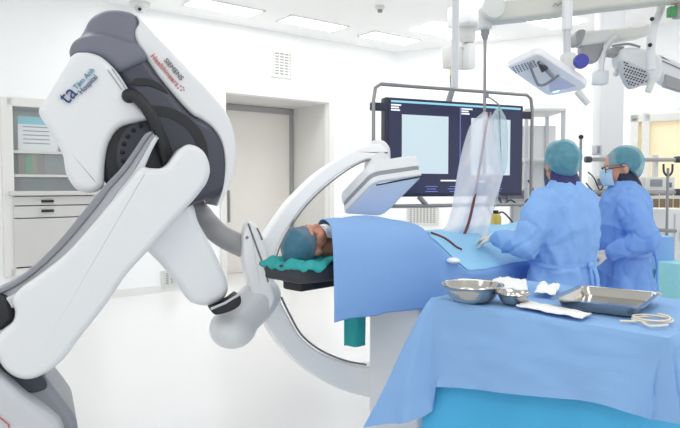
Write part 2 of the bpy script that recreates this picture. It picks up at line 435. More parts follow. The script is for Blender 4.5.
# things in the cabinet
a_ = wa(42); q = W(a_, shelfz(138), -.1)
t = thing('notice_sheet', q, 'white printed sheet with a cyan header behind the cabinet glass', 'paper')
MB().box(W(a_, shelfz(136), -.12), (.42, .006, .42), RW).build('page', M_paper, t, smooth=0)
MB().box(W(a_, shelfz(122), -.115), (.42, .006, .08), RW).build('header', mat('cyan_header', (110, 200, 215), .6), t, smooth=0)
m = MB()
for k in range(5): m.box(W(a_ - .02, shelfz(128 + 4 * k), -.115), (.28, .006, .012), RW)
m.build('text_lines', M_mgrey, t, smooth=0)
kinds = ['first box from the left', 'second box from the left', 'third box from the left', 'fourth box from the left']
for k in range(4):
    a = wa(25.5 + 6 * k)
    o = MB().box(W(a, shelfz(176) + .015 + .14, -.2), (.085, .16, .28), RW).bev(.006).build('supply_box', [M_brown, M_green, mat('olive_box', (128, 134, 96), .6), M_brown][k], smooth=0)
    tag(o, 'small upright supply carton on the lower cabinet shelf, ' + kinds[k], 'box', 'cartons in the cabinet')

# ================================================================== ROBOT
rb0 = P(20, 470, 2.7); rb0.z = 0
rob = thing('robotic_x_ray_arm', rb0, 'huge white and slate robotic x-ray arm holding a white C-arm around the patient table', 'medical robot')
def part(name, pts, Y, depth, m, rf=.025, rb=.03, k=5, n=None, par=None, smooth=True):
    return rfrontal(pts, Y, depth, rf, rb, k, smooth).build(name, m, par or rob, smooth=50)
# base
bv = PR(40, 400, 2.5) - CAM; bv.z = 0; bv.normalize()
MB().pillow(pix([(-70, 352), (-30, 352), (0, 358), (30, 366), (44, 376), (56, 391), (69, 408), (77, 422), (79, 445), (80, 490), (80, 530), (40, 534), (-20, 534), (-80, 534), (-84, 450)], RO(2.5), RN, 5), bv * .45, .03, .05).build('base_collar', M_mgrey, rob, smooth=50)
part('base_front', [(-90, 345), (-40, 352), (0, 379), (25, 400), (50, 419), (60, 430), (64, 450), (64, 500), (60, 540), (20, 546), (-40, 546), (-95, 546)], 2.4, .2, M_lgrey, .03, .02)
part('base_recess', [(-40, 360), (0, 362), (25, 370), (42, 376), (47, 386), (42, 391), (28, 393), (10, 385), (-10, 374), (-40, 366)], 2.49, .06, M_dgrey2, .006, .006)
o = PR(3, 424, 2.395)
m = MB()
for pts in ([(-6, 413), (9, 425)], [(9, 425), (9, 430)]):
    m.tube([PR(*pts[0], 2.395), PR(*pts[1], 2.395)], .0025, 6)
m.build('warning_outline', M_lred, rob)
# lower arm
arm_pts = [(140, 168), (151, 168), (161, 168), (168, 164), (174, 156), (181, 148), (190, 144), (201, 148), (208, 157), (211, 170), (208, 182), (202, 191), (193, 202), (170, 227), (148, 252), (127, 275), (110, 300), (95, 320), (79, 340), (64, 360), (47, 374), (29, 381), (13, 378), (0, 366), (-8, 345), (0, 333), (11, 324), (14, 313), (11, 302), (18, 291), (40, 275), (65, 255), (88, 230), (108, 206), (125, 186)]
part('lower_arm', arm_pts, 2.42, .24, M_white2, .03, .03)
# curved track beside the arm
def band(a, b, Y, depth, name, m, rf=.008):
    pts = [V(p) for p in spl(a, 6)] + [V(p) for p in reversed(spl(b, 6))]
    o = PR(pts[0].x, pts[0].y, Y)
    return MB().pillow([PR(p.x, p.y, Y) for p in pts], -RN * depth, rf, rf).build(name, m, rob, smooth=50)
out_ = [(-20, 298), (20, 277), (55, 245), (90, 203), (104, 186), (121, 168), (136, 147), (145, 134), (152, 131)]
mid1 = [(-15, 302), (24, 281), (60, 250), (96, 208), (110, 189), (127, 170), (141, 149), (149, 137), (154, 133)]
mid2 = [(-10, 306), (30, 285), (66, 255), (103, 213), (117, 193), (133, 173), (146, 151), (152, 140), (156, 135)]
inn = [(-2, 318), (38, 291), (76, 262), (112, 221), (126, 199), (140, 178), (150, 155), (156, 143), (159, 138)]
band(out_, mid1, 2.5, .14, 'track_outer_rail', M_mgrey)
band(mid1, mid2, 2.52, .14, 'track_channel', M_lgrey, .004)
band(mid2, inn, 2.48, .16, 'track_inner_rail', mat('track_white', (206, 208, 212), .4))
part('joint_block', [(-20, 296), (0, 296), (8, 301), (13, 312), (12, 321), (0, 331), (-20, 335)], 2.47, .2, M_black, .02, .02)
# slate elbow shell, big round joint
m = rfrontal([(70, 57), (69, 47), (75, 38), (88, 33), (106, 34), (124, 39), (140, 44), (147, 54), (146, 60), (122, 71), (116, 69), (107, 61), (98, 56), (84, 54)], 2.58, .44, .03, .06, 5)
q = rfrontal([(78, 44), (84, 28), (90, 17), (103, 9), (120, 8), (136, 13), (141, 22), (138, 34), (142, 46), (146, 56), (128, 60), (104, 52)], 2.625, .40, .03, .06, 5)
m.add(q.v, q.f)
m.remesh(.012, 9).build('elbow_shell', M_dgrey, rob, smooth=80)
part('upper_link', [(118, 60), (138, 46), (148, 60), (166, 85), (190, 113), (202, 119), (214, 128), (223, 142), (226, 160), (226, 185), (219, 195), (197, 203), (172, 215), (140, 212), (115, 195), (103, 178), (102, 160), (105, 141), (118, 124), (140, 118), (148, 116), (140, 104), (131, 92), (120, 76), (112, 64)], 2.61, .38, mat('slate_shell_lower', (68, 69, 82), .36, var=.05, vscale=4), .035, .05)
part('joint_cover', [(226, 187), (220, 195), (197, 203), (180, 206), (180, 195), (205, 180), (225, 168)], 2.64, .1, M_dgrey, .012, .02)
# hollow round bearing in the joint
c0 = PR(158, 156, 2.606)
def disc_ring(c, r0, r1, y0, y1, name, m, sx=1):
    R = RN.to_track_quat('Z', 'Y').to_matrix()
    return MB().lathe(c, [(r0, -y0), (r1, -y0), (r1, -y1), (r0, -y1), (r0, -y0)], 48, R, False, False).build(name, m, rob)
disc_ring(c0, .17, .215, -.0, .035, 'bearing_ring', M_black)
MB().lathe(c0, [(.168, .005), (.15, -.012), (.05, -.014)], 48, RN.to_track_quat('Z', 'Y').to_matrix()).build('bearing_plate', M_dgrey2, rob)
m = MB()
for k in range(9):
    a = math.radians(105 + k * 14)
    m.ell(c0 + RN * .018 + V((-RN.y, RN.x, 0)) * math.cos(a) * .145 + V((0, 0, math.sin(a) * .145)), .009, nu=10, nv=6)
m.build('bearing_bolts', M_black, rob)
# dark cable hose
hp = [PR(129, 96, 2.56), PR(136, 97, 2.54), PR(146, 108, 2.53), PR(154, 122, 2.53), PR(160, 140, 2.54), PR(166, 160, 2.56), PR(168, 175, 2.6)]
MB().tube(spl(hp, 6), .024, 14).build('cable_hose', M_black, rob)
m = MB(); m.ell(hp[0], .03); m.build('hose_end', M_black, rob)
hp = [PR(150, 118, 2.6), PR(158, 128, 2.58), PR(166, 145, 2.58), PR(172, 165, 2.6)]
MB().tube(spl(hp, 6), .017, 12).build('cable_hose', M_black, rob)
# gap grip
part('grip_recess', [(131, 83), (137, 78), (150, 79), (160, 84), (168, 93), (160, 90), (148, 86), (138, 86)], 2.606, .03, M_black, .003, .003)
# white flank with print
part('side_cover', [(137, 15), (152, 30), (170, 49), (190, 70), (210, 91), (224, 108), (232, 124), (236, 142), (236, 160), (232, 178), (225, 198), (217, 206), (222, 190), (225, 165), (222, 143), (213, 128), (201, 119), (190, 112), (165, 84), (147, 59), (138, 44), (135, 31), (139, 22)], 2.62, .36, M_white, .02, .05)
# logo cover
part('front_cover', [(71, 55), (84, 51), (98, 54), (108, 61), (119, 73), (131, 92), (141, 106), (150, 118), (140, 121), (120, 127), (109, 142), (105, 160), (104, 178), (103, 187), (92, 193), (76, 189), (66, 174), (62, 154), (50, 132), (38, 112), (44, 100), (56, 80)], 2.56, .4, M_white2, .03, .05)
m = MB()
for a, b in (((108, 70), (122, 90)), ((112, 69), (128, 92))): m.tube([PR(*a, 2.557), PR(*b, 2.557)], .0016, 6)
m.build('cover_seam', M_seam, rob)
# lettering
ex = PR(76, 88, 2.555) - PR(66, 98.5, 2.555); 
def up(ex): return ex.cross(-RN) * -1 if False else RN.cross(ex)
text('logo', 'ta', .083, PR(67.5, 105, 2.552), ex, up(ex), M_logo, rob, .002)
text('logo_text', 'Tâm Anh', .029, PR(76.5, 90.0, 2.552), ex, up(ex), M_logot, rob, .002)
text('logo_text', 'Hospital', .029, PR(81.5, 94.8, 2.552), ex, up(ex), M_logo, rob, .002)
ex = PR(186, 88, 2.61) - PR(163, 61, 2.61)
text('side_text', 'SIEMENS', .029, PR(163.5, 60.5, 2.614), ex, up(ex), M_lgr, rob, .002)
text('side_text', 'Healthineers', .032, PR(150, 56, 2.614), ex, up(ex), M_lred, rob, .002)
m = MB()
for k, (x, y) in enumerate(((181, 86), (183.5, 87.5), (184, 90), (178, 88), (181, 90))): m.ell(PR(x, y, 2.617), .0035, nu=8, nv=6)
m.build('print_dots', M_lred, rob)
# ---- table frame of reference
C0 = V((.22, 3.06, 0)); u = V((.7, .714, 0)).normalized(); v = V((u.y, -u.x, 0))
def TT(t, s_, z): return C0 + u * t + v * s_ + V((0, 0, z))
# ---- C-arm : in a leaning upright plane along the table
uc = V((math.cos(math.radians(20)), math.sin(math.radians(20)), 0)); vc = V((uc.y, -uc.x, 0))
wv = (V((0, 0, 1)) - vc * .1).normalized()
cn = uc.cross(wv).normalized()
if cn.y > 0: cn = -cn
co = TT(0, -.25, 1.1)
def PC(px, py, off=0.): return PP(px, py, co + cn * off, cn)
# forearm, grey tube, wrist
part('forearm', [(178, 198), (193, 203), (199, 222), (210, 242), (220, 262), (228, 281), (229, 292), (223, 301), (209, 307), (193, 304), (184, 295), (178, 286), (160, 264), (140, 240), (150, 210)], 2.64, .28, mat('forearm_white', (232, 234, 236), .4), .04, .06)
MB().tube(spl([PR(188, 200, 2.95), PR(206, 221, 2.93), PR(222, 236, 2.88), PC(248, 249, -.05)], 6), [.058] * 6 + [.055] * 13, 20).build('link_tube', M_agrey, rob)
w_c = PR(233, 328, 2.76)
m = MB().ell(w_c, (.115, .13, .098)); m.limb([PR(240, 318, 2.78), PC(262, 296, -.06)], [.1, .1], 24)
m.remesh(.012, 6).build('wrist', M_white2, rob, smooth=60)
part('wrist_gap', [(212, 309), (226, 305), (239, 295), (241, 304), (232, 311), (216, 315)], 2.58, .12, M_black, .008, .01)
m = MB().tube([PR(211, 309, 2.58), PR(225, 303, 2.58), PR(240, 294, 2.58)], .006, 8); m.build('wrist_rim', M_lgrey, rob)
c_out = [(389, 154), (384, 145.5), (376, 143.5), (364, 146), (352, 151), (335, 161), (319, 172), (303, 187), (289, 202), (274, 223), (261, 244), (254, 268), (256, 295), (264, 318), (279, 343), (301, 366), (330, 385), (366, 397), (402, 400)]
c_inn = [(402, 366), (366, 366), (345, 362), (320, 352), (301, 337), (289, 317), (280, 299), (275, 280), (274, 262), (279, 245), (290, 225), (309, 200), (335, 177), (361, 161.5), (380, 157)]
pts = spl(c_out, 5) + spl(c_inn, 5)
poly = [PP(p.x, p.y, co, cn) for p in pts]
MB().pillow(poly, -cn * .15, .012, .02).build('c_arm', M_carm, rob, smooth=50)
m = MB()
gl = [(386, 157.5), (361, 162.5), (336, 178), (310, 201), (291, 226), (280, 246), (275, 262)]
m.tube([PP(p.x, p.y, co, cn) + cn * .004 for p in spl(gl, 5)], .0045, 6)
gl = [(366, 364.5), (345, 360.5), (321, 350.5), (302, 335.5), (290, 315.5), (281, 297)]
m.tube([PP(p.x, p.y, co, cn) + cn * .004 for p in spl(gl, 5)], .0055, 6)
m.build('c_arm_groove', M_seam, rob)
# carriage
cw = [(243, 244), (244, 233), (247, 223), (251, 221), (258, 227), (263, 236), (267, 250), (269, 268), (272, 286), (275, 300), (269, 311), (262, 313), (255, 302), (250, 285), (244, 262)]
cp_ = [PP(p.x, p.y, co + cn * .05, cn) for p in spl(cw, 5, True)]
MB().pillow(cp_, -cn * .11, .015, .02).build('carriage', M_carm, rob, smooth=50)
m = MB()
for g in (((248, 223.5), (252, 234), (257, 248), (266, 272), (268, 282)), ((257, 228), (260, 234), (262, 240))):
    m.tube([PP(p[0], p[1], co + cn * .052, cn) for p in g], .0045, 6)
m.build('carriage_slots', M_seam, rob)
MB().ell(PP(247, 237.5, co + cn * .052, cn), .008, nu=10, nv=6).build('carriage_button', M_mgrey, rob)
# x-ray tube at the lower end of the C
e = PC(420, 376, -.12)
MB().box(e, (.34, .24, .26), Matrix((u, v, V((0, 0, 1)))).transposed()).bev(.05, 4).build('tube_housing', M_white, rob)
# detector
dn = V((.12, -.70, -.70)).normalized(); do = P(385, 195, 3.2)
face = [(342, 214), (374, 181), (425.5, 173.5), (383, 216.5)]
def dpl(pts, k=1, off=0): return [PP(a, b, do, dn) - dn * off for a, b in pts]
def roundq(pts, r=.16):
    out = []
    n = len(pts)
    for i in range(n):
        p = V(pts[i]); a = V(pts[i - 1]); b = V(pts[(i + 1) % n])
        for t in (0, .25, .5, .75, 1):
            s0 = p.lerp(a, r * (1 - t) ** 2) ; s1 = p.lerp(b, r * t ** 2)
            out.append(s0 + s1 - p)
    return out
fq = roundq(dpl(face)); cen = sum(fq, V()) / len(fq)
def scl(q, k, off): return [cen + (p - cen) * k - dn * off for p in q]
det = MB().pillow(scl(fq, 1.0, .0), -dn * .04, .008, .008).build('detector', M_white2, rob, smooth=50)
MB().pillow(scl(fq, .84, -.004), -dn * .01, .002, .002).build('detector_face', M_det, det, smooth=50)
MB().pillow(scl(fq, .985, .035), -dn * .035, .004, .004).build('detector_trim', M_mgrey, det, smooth=50)
MB().pillow(scl(fq, 1.02, .065), -dn * .095, .01, .04).build('detector_housing', M_white, det, smooth=50)
m = MB(); a_, b_ = dpl([(376, 184.5), (424, 175.5)]); m.tube([a_ + dn * .004, b_ + dn * .004], .004, 6); m.build('detector_slot', M_black, det)
m = MB().limb([PP(378, 152, co - cn * .1, cn), cen - dn * .12], [.07, .075], 20); m.remesh(.012, 4).build('detector_mount', M_white, det, smooth=60)

# ================================================================== PATIENT TABLE
RT = Matrix((u, v * -1, V((0, 0, 1)))).transposed()
tb = thing('operating_table', TT(.3, .1, 0), 'white pedestal operating table under the blue patient drape', 'operating table')
MB().box(TT(.27, .105, .44), (.66, .31, .88), RT).bev(.015, 3).build('pedestal', mat('pedestal_grey', (226, 228, 232), .5), tb, smooth=40)
MB().box(TT(.75, 0, .915), (1.9, .5, .05), RT).bev(.012).build('tabletop', M_lgrey, tb, smooth=40)
hd = [TT(-.655, -.12, .975), TT(-.66, .1, .975), TT(-.62, .13, .975), TT(-.2, .18, .975), TT(-.2, -.18, .975), TT(-.6, -.14, .975)]
MB().pillow(hd, V((0, 0, .07)), .012, .015).build('head_pad', mat('black_pad', (52, 54, 60), .5), tb, smooth=50)
MB().box(TT(-.3, 0, .955), (.62, .12, .05), RT).bev(.01).build('head_bracket', M_black, tb)
# teal cloth on the head pad
def cl(a, b):
    t = -.668 + a * .36; w = .15 + .02 * math.sin(a * 9); s_ = -w + b * 2 * w
    z = 1.05 + .012 + .016 * nz((t * 22, s_ * 24, 1)) + .008 * nz((t * 40, s_ * 40, 3))
    e = max(0, abs(s_) - .13, (-.63 - t)); z -= e * .7
    return TT(t, s_, z)
m = MB().grid(cl, 30, 30)
def thick(m, h):
    return m
o = m.build('head_towel', M_teal, smooth=70, loc=TT(-.5, 0, 1.05)); tag(o, 'crumpled teal surgical towel under the patient head on the black pad', 'towel')
sol = o.modifiers.new('s', 'SOLIDIFY'); sol.thickness = .008
# teal cloth hanging under the drape
def cl(a, b):
    p = P(344 + 21 * a, 306 + 40 * b + 4 * a * 0, 2.86); p.z = p.z
    p.y += .015 * math.sin(a * 7 + b); return p
o = MB().grid(cl, 10, 14).build('hanging_towel', M_teal, smooth=70, loc=P(354, 306, 2.86)); tag(o, 'flat teal towel hanging below the blue patient drape at the head end', 'towel')
sol = o.modifiers.new('s', 'SOLIDIFY'); sol.thickness = .006
# ------------------------------------------------------------------ patient drape
TE = 1.95
def drape(a, b):
    # a along table 0..1, b across: near hem 0 .. far hem 1
    prof_hi = [(.30, .82), (.30, .9), (.285, 1.02), (.25, 1.13), (.16, 1.2), (0, 1.222), (-.15, 1.215), (-.26, 1.12), (-.33, 1.0), (-.34, .93)]
    prof_lo = [(.40, .62), (.385, .76), (.374, .9), (.366, .968), (.25, 1.01), (.05, 1.09), (-.15, 1.115), (-.3, 1.06), (-.37, .95), (-.38, .75)]
    k = b * (len(prof_hi) - 1); i = min(int(k), len(prof_hi) - 2); fr = k - i
    def ev(pr):
        g = lambda j: V(pr[max(0, min(len(pr) - 1, j))])
        p0, p1, p2, p3 = g(i - 1), g(i), g(i + 1), g(i + 2)
        return .5 * ((2 * p1) + (p2 - p0) * fr + (2 * p0 - 5 * p1 + 4 * p2 - p3) * fr ** 2 + (3 * p1 - p0 - 3 * p2 + p3) * fr ** 3)
    A, B = ev(prof_hi), ev(prof_lo)
    # head end edge slants towards the near hem
    t0 = -.40 - .55 * max(0, A.x) + .5 * max(0, -A.x)
    t = t0 + (TE - t0) * a
    mix = sm((t - (-.04 + .28 * max(0, A.x))) / .17)
    nar = sm((t + .55) / .55); A = V((A.x * (.72 + .28 * nar), A.y))
    q = A.lerp(B, mix)
    s_, z = q.x, q.y
    hang = sm(abs(s_) / .3 - .75)
    fold = .012 * math.sin(t * 17 + 1.2 * math.sin(t * 7)) * hang * (1 - b if s_ > 0 else b) 
    s_ += fold
    z += .008 * nz((t * 6, s_ * 7, 2.)) + .004 * nz((t * 16, s_ * 14, 5.))
    p = TT(t, s_, z); return p
dm = MB().grid(drape, 130, 60)
o = dm.build('patient_drape', M_drape, smooth=75, loc=TT(.5, 0, 1.0)); tag(o, 'large blue surgical drape covering the patient on the operating table', 'drape')
sol = o.modifiers.new('s', 'SOLIDIFY'); sol.thickness = .004; sol.offset = -1
def on_drape(px, py):
    """where a picture ray meets the drape mesh"""
    from mathutils.bvhtree import BVHTree
    global _bvh
    if '_bvh' not in globals(): _bvh = BVHTree.FromPolygons([tuple(x) for x in dm.v], dm.f)
    h = _bvh.ray_cast(CAM, ray(px, py).normalized()); return h[0] if h[0] else P(px, py, 3.3)
# light central field of the drape
fm = MB(); NU, NV = 131, 61; idx = {}
me_ = dm.mesh(); nrm_ = [n_.vector.copy() for n_ in me_.vertex_normals]; bpy.data.meshes.remove(me_)
for i in range(30, 126):
    for j in range(20, 52):
        p = dm.v[i * NV + j]; q = nrm_[i * NV + j]; q = q if q.z > 0 else -q
        idx[i, j] = len(fm.v); fm.v.append(p + q * .003)
fm.f = [(idx[i, j], idx[i + 1, j], idx[i + 1, j + 1], idx[i, j + 1]) for i in range(30, 125) for j in range(20, 51)]
fo = fm.build('operating_field', mat('pale_field_film', (146, 204, 238), .55, bump=.2, bscale=40, var=.04), o, smooth=75); fo['label'] = 'paler blue film field in the middle of the drape'
# gauze, tubing on drape
g = on_drape(453, 263)
m = MB().ell(g + V((0, 0, .012)), (.032, .05, .014)); o = m.build('gauze_swab', M_gauze, smooth=60, loc=g); tag(o, 'white oval gauze pad lying on the blue patient drape', 'gauze')
tp = [on_drape(x, y) + V((0, 0, .008)) for x, y in ((431, 234), (437, 236), (444, 239), (450, 243), (456, 248), (462, 251))]
o = MB().tube(spl(tp, 5), .006, 8).build('catheter_tube', M_red, smooth=60, loc=tp[0]); tag(o, 'thin dark red tube lying across the blue patient drape beside the plastic cover', 'tube')

# ================================================================== PEOPLE
def dispgown(m, amp, seed, flap=None):
    vs = []
    for p, n in zip(m.v, m.n):
        a = math.atan2(p.y, p.x)
        h = amp * (1.1 * nz((a * 1.6 * 2, p.z * 1.6, seed)) + .7 * nz((p.x * 13, p.y * 13, p.z * 5 + seed)) + .45 * nz((p.x * 26, p.y * 26, p.z * 17 + seed)))
        rg = (1 - abs(nz((p.x * 8 + p.z * 2.2, p.y * 8, p.z * 2.6 + seed)))) ** 5 + .8 * (1 - abs(nz((p.x * 5 - p.z * 5, p.y * 7, p.z * 6 + seed * 2)))) ** 6
        h += amp * .9 * (rg - .35)
        c1 = max(0, 1 - abs(nz((p.x * 9 + p.z * 1.1, p.y * 9, p.z * 1.5 + seed * 3))) / .13)
        c2 = max(0, 1 - abs(nz((p.x * 7 - p.z * 6, p.y * 7 + p.z * 3, p.z * 7 + seed * 5))) / .12)
        armw = sm((abs(p.x) - .17) / .05)
        h -= .0085 * sm(c1) * (1 - .7 * armw) + .007 * sm(c2) * (.25 + .75 * armw)
        if p.z < .98: h += amp * 1.3 * math.sin(a * 9 + 2 * math.sin(a * 2 + seed)) * sm((.98 - p.z) / .5)
        h *= 1 - .8 * sm((p.z - 1.33) / .05) * sm((.14 - abs(p.x)) / .03)
        if flap: h += flap(p)
        vs.append(p + n * h)
    m.v = vs; return m
def hand_mb(wrist, dirv, palm_n, thumb_side, curl=.5, k=1.):
    """five-fingered hand from a wrist point; curled fingers"""
    x = V(dirv).normalized(); n_ = V(palm_n); n_ = (n_ - x * n_.dot(x)).normalized(); sd = x.cross(n_) * thumb_side
    m = MB(); w = V(wrist)
    m.limb([w - x * .02, w + x * .03 * k], [.026 * k, .028 * k], 12)
    for j, o_ in enumerate((.027, .009, -.009, -.026)):
        m.limb([w + x * .03 * k + sd * o_ * .6 * k, w + x * .085 * k + sd * o_ * k], [.017 * k, .0125 * k], 10)
    for j, (o_, L) in enumerate(((.027, .066), (.009, .074), (-.009, .069), (-.026, .054))):
        p = w + x * .085 * k + sd * o_ * k; pts = [p]; a = curl * .5
        for q, fr in enumerate((.45, .31, .24)):
            p = p + (x * math.cos(a) + n_ * math.sin(a)) * L * fr * k; pts.append(p); a += curl
        m.limb(pts, [.0095 * k, .009 * k, .008 * k, .0068 * k], 10)
    b = w + x * .025 * k + sd * .024 * k
    m.limb([b, b + (x * .6 + sd * .7 + n_ * .3) * .036 * k, b + (x * 1.25 + sd * .85 + n_ * .7) * .048 * k], [.014 * k, .0105 * k, .008 * k], 10)
    return m
def head_mb(m, c, turn=0., tilt=0., k=1.):
    R = Matrix.Rotation(turn, 3, 'Z') @ Matrix.Rotation(tilt, 3, 'X')
    f = lambda x, y, z: V(c) + R @ V((x * k, y * k, z * k))
    e = lambda x, y, z, r: m.ell(f(x, y, z), tuple(q * k for q in r), R)
    e(0, -.008, .03, (.074, .094, .085)); e(0, .022, -.035, (.06, .07, .075)); e(0, .045, -.085, (.036, .036, .028))
    e(0, .088, -.028, (.011, .022, .016)); m.limb([f(0, .086, .012), f(0, .1, -.022)], [.009 * k, .011 * k], 10)
    e(0, .082, -.062, (.025, .012, .006)); e(0, .08, -.071, (.022, .012, .007)); e(0, .075, .03, (.05, .018, .012))
    for s_ in (-1, 1):
        e(s_ * .074, -.012, -.01, (.01, .02, .032)); e(s_ * .038, .062, -.03, (.02, .02, .022))
    return f, R
def person(name, loc, rz, label, joints, head_turn, head_tilt, mg, mcol, seed, glasses=False, flap=None, headoff=(0, .02)):
    t = thing(name, loc, label, 'person', None, rz)
    hc = V((headoff[0], headoff[1], 1.48))
    # body: one continuous surface
    m = MB(); f, R = head_mb(m, hc, head_turn, head_tilt)
    m.limb([(0, -.01, 1.33), (0, .0, 1.42), hc + V((0, 0, -.03))], [.075, .055, .05])
    rs = []
    for z, rx, ry, cy in ((.84, .155, .11, 0), (.95, .15, .1, 0), (1.05, .135, .095, 0), (1.18, .15, .1, 0), (1.28, .165, .1, 0), (1.35, .11, .075, 0)):
        rs.append([V((rx * math.cos(2 * PI * k / 24), cy + ry * math.sin(2 * PI * k / 24), z)) for k in range(24)])
    m.rings(rs)
    for sgn, key in ((-1, 'L'), (1, 'R')):
        el, wr = joints[key][:2]
        m.limb([(sgn * .15, 0, 1.3), (sgn * .17, 0, 1.29), el, wr], [.05, .05, .038, .026])
        m.limb([(sgn * .08, 0, .86), (sgn * .085, .01, .47), (sgn * .085, -.015, .08)], [.085, .055, .038])
        m.limb([(sgn * .085, -.02, .045), (sgn * .095, .06, .035), (sgn * .1, .13, .03)], [.04, .04, .03])
    m.remesh(.009, 3).build('body', M_skin, t, smooth=70, local=True)
    # shoes and trousers show only below the gown
    for sgn in (-1, 1):
        q = MB().limb([(sgn * .085, -.035, .05), (sgn * .095, .06, .04), (sgn * .102, .15, .035)], [.05, .05, .04]).remesh(.012, 3)
        q.v = [V((p.x, p.y, max(p.z, .0))) for p in q.v]; q.build('shoe', M_white, t, smooth=60, local=True)
        MB().limb([(sgn * .085, 0, .7), (sgn * .088, .01, .47), (sgn * .088, -.01, .13)], [.1, .08, .06]).remesh(.014, 3).build('trouser_leg', mg, t, smooth=60, local=True)
    # gown
    m = MB(); rs = []
    for z, rx, ry, cy in ((.36, .25, .2, 0), (.5, .245, .195, 0), (.7, .228, .18, 0), (.88, .205, .16, 0), (.985, .182, .14, 0), (1.08, .196, .148, 0), (1.18, .205, .148, -.004), (1.27, .192, .135, -.008), (1.33, .15, .112, -.008), (1.375, .1, .088, -.005), (1.405, .075, .072, 0)):
        rs.append([V((rx * math.cos(2 * PI * k / 36), cy + ry * math.sin(2 * PI * k / 36), z)) for k in range(36)])
    m.rings(rs)
    for sgn, key in ((-1, 'L'), (1, 'R')):
        el, wr = V(joints[key][0]), V(joints[key][1]); sh = V((sgn * .155, 0, 1.29))
        m.limb([sh, sh.lerp(el, .35) + V((sgn * .01, 0, -.005)), el, el.lerp(wr, .5), wr], [.078, .08, .072, .062, .046])
    m.remesh(.0085, 5); dispgown(m, .0135, seed, flap)
    g = m.build('gown', mg, t, smooth=80, local=True)
    # waist tie
    rs = []
    n = 48; loop = []
    for k in range(n + 1):
        a = 2 * PI * k / n; loop.append(V((.196 * math.cos(a), .155 * math.sin(a), .985 + .006 * math.sin(3 * a))))
    m = MB()
    m.grid(lambda a, b: (lambda p: V((p.x * 1.01, p.y * 1.01, p.z - .009 + .018 * b)))(loop[int(round(a * n))]), n, 2)
    m.tube(spl([(-.03, -.166, .985), (-.045, -.178, .93), (-.03, -.18, .85), (-.042, -.186, .77)], 5), .007, 6)
    m.tube(spl([(-.03, -.166, .985), (-.005, -.182, .92), (-.012, -.186, .83)], 5), .007, 6)
    m.ell((-.03, -.165, .985), (.018, .012, .016))
    m.build('waist_tie', mg, t, smooth=60, local=True)
    # collar
    m = MB(); rs = []
    for z, r, dy in ((1.36, .085, -.012), (1.385, .08, -.01), (1.41, .072, -.004), (1.44, .068, .004), (1.455, .064, .008)):
        rs.append([V((r * math.cos(2 * PI * k / 28) * 1.02, dy + r * math.sin(2 * PI * k / 28), z + .008 * math.sin(k * 2 * PI / 28 * 2 + seed))) for k in range(28)])
    m.rings(rs); m.build('collar', mcol, t, smooth=70, local=True)
    # hair and bouffant cap
    m = MB().ell(f(0, -.022, .035), (.08, .094, .085), R); m.build('hair', M_hair, t, smooth=70, local=True)
    m = MB().ell(f(0, -.026, .022), (.091, .106, .108), R, 48, 30)
    q = []
    cc = f(0, -.026, .022)
    for p in m.v:
        l = R.inverted() @ (p - cc); a = math.atan2(l.y, l.x)
        s_ = 1 + .07 * nz((l.x * 16, l.y * 16, l.z * 16 + seed)) + .03 * math.sin(a * 22) * sm((-.0 - l.z) / .08)
        l = l * s_; cut = min(.0, -.108 + max(0, l.y + .055) * 1.5)
        if l.z < cut: l = V((l.x * .96, l.y * .96, cut + (l.z - cut) * .12))
        q.append(cc + R @ l)
    m.v = q; cap = m.build('surgical_cap', M_cap, t, smooth=80, local=True)
    # mask
    m = MB()
    def mk(a, b):
        th = (a - .5) * 2.1; z = -.1 + .1 * b
        bul = math.sin(PI * b) * .014 * math.cos(th * .7)
        return f(.083 * math.sin(th) * .98, .012 + (.098 + bul) * math.cos(th), z + .01 * math.cos(th))
    m.grid(mk, 24, 10); mo = m.build('mask', M_mask, t, smooth=80, local=True)
    sm_ = mo.modifiers.new('s', 'SOLIDIFY'); sm_.thickness = .003
    for s_ in (-1, 1):
        ey_ = MB().ell(f(s_ * .032, .08, .006), .0115, nu=12, nv=8).build('eye', mat('eye_white', (228, 226, 222), .3), t, smooth=60, local=True)
    if glasses:
        m = MB()
        for s_ in (-1, 1):
            pts = [f(s_ * .034 + .026 * math.cos(a), .103 - abs(s_ * .034 + .026 * math.cos(a)) * .15, .004 + .02 * math.sin(a)) for a in [2 * PI * k / 16 for k in range(17)]]
            m.tube(pts, .0026, 6)
            m.tube([f(s_ * .062, .094, .008), f(s_ * .08, .05, .008), f(s_ * .08, -.01, .005)], .0026, 6)
        m.tube([f(-.008, .104, .006), f(.008, .104, .006)], .0026, 6)
        m.build('glasses', M_black, t, smooth=60, local=True)
    for key, ths in (('L', 1), ('R', -1)):
        el, wr, hd_, pn, cu = joints[key]
        hm = hand_mb(V(wr) + (V(wr) - V(el)).normalized() * .02, hd_, pn, ths, cu, 1.0)
        hm.limb([V(wr) - (V(wr) - V(el)).normalized() * .05, V(wr) + (V(wr) - V(el)).normalized() * .02], [.04, .03], 12)
        hm.remesh(.0048, 2).build('glove', M_glove, t, smooth=70, local=True)
    return t
def spot(px, s_):                # stand beside the table: distance s_ from its axis, seen at column px
    r = (px - 340) / F; o = C0 + v * s_
    k = (r * o.y - o.x) / (u.x - r * u.y); return o + u * k
def flapA(p):                    # overlapping back panel of the first gown
    if p.y > -.02: return 0
    e = (p.x - (.05 - (1.33 - p.z) * .22))
    return .007 * sm(e / .012) * sm((.2 - p.x) / .05)
def flapB(p):
    if p.y > .02: return 0
    return .006 * sm((p.x - .02) / .012) * sm((.15 - p.x) / .04)
A1 = spot(564, .58)
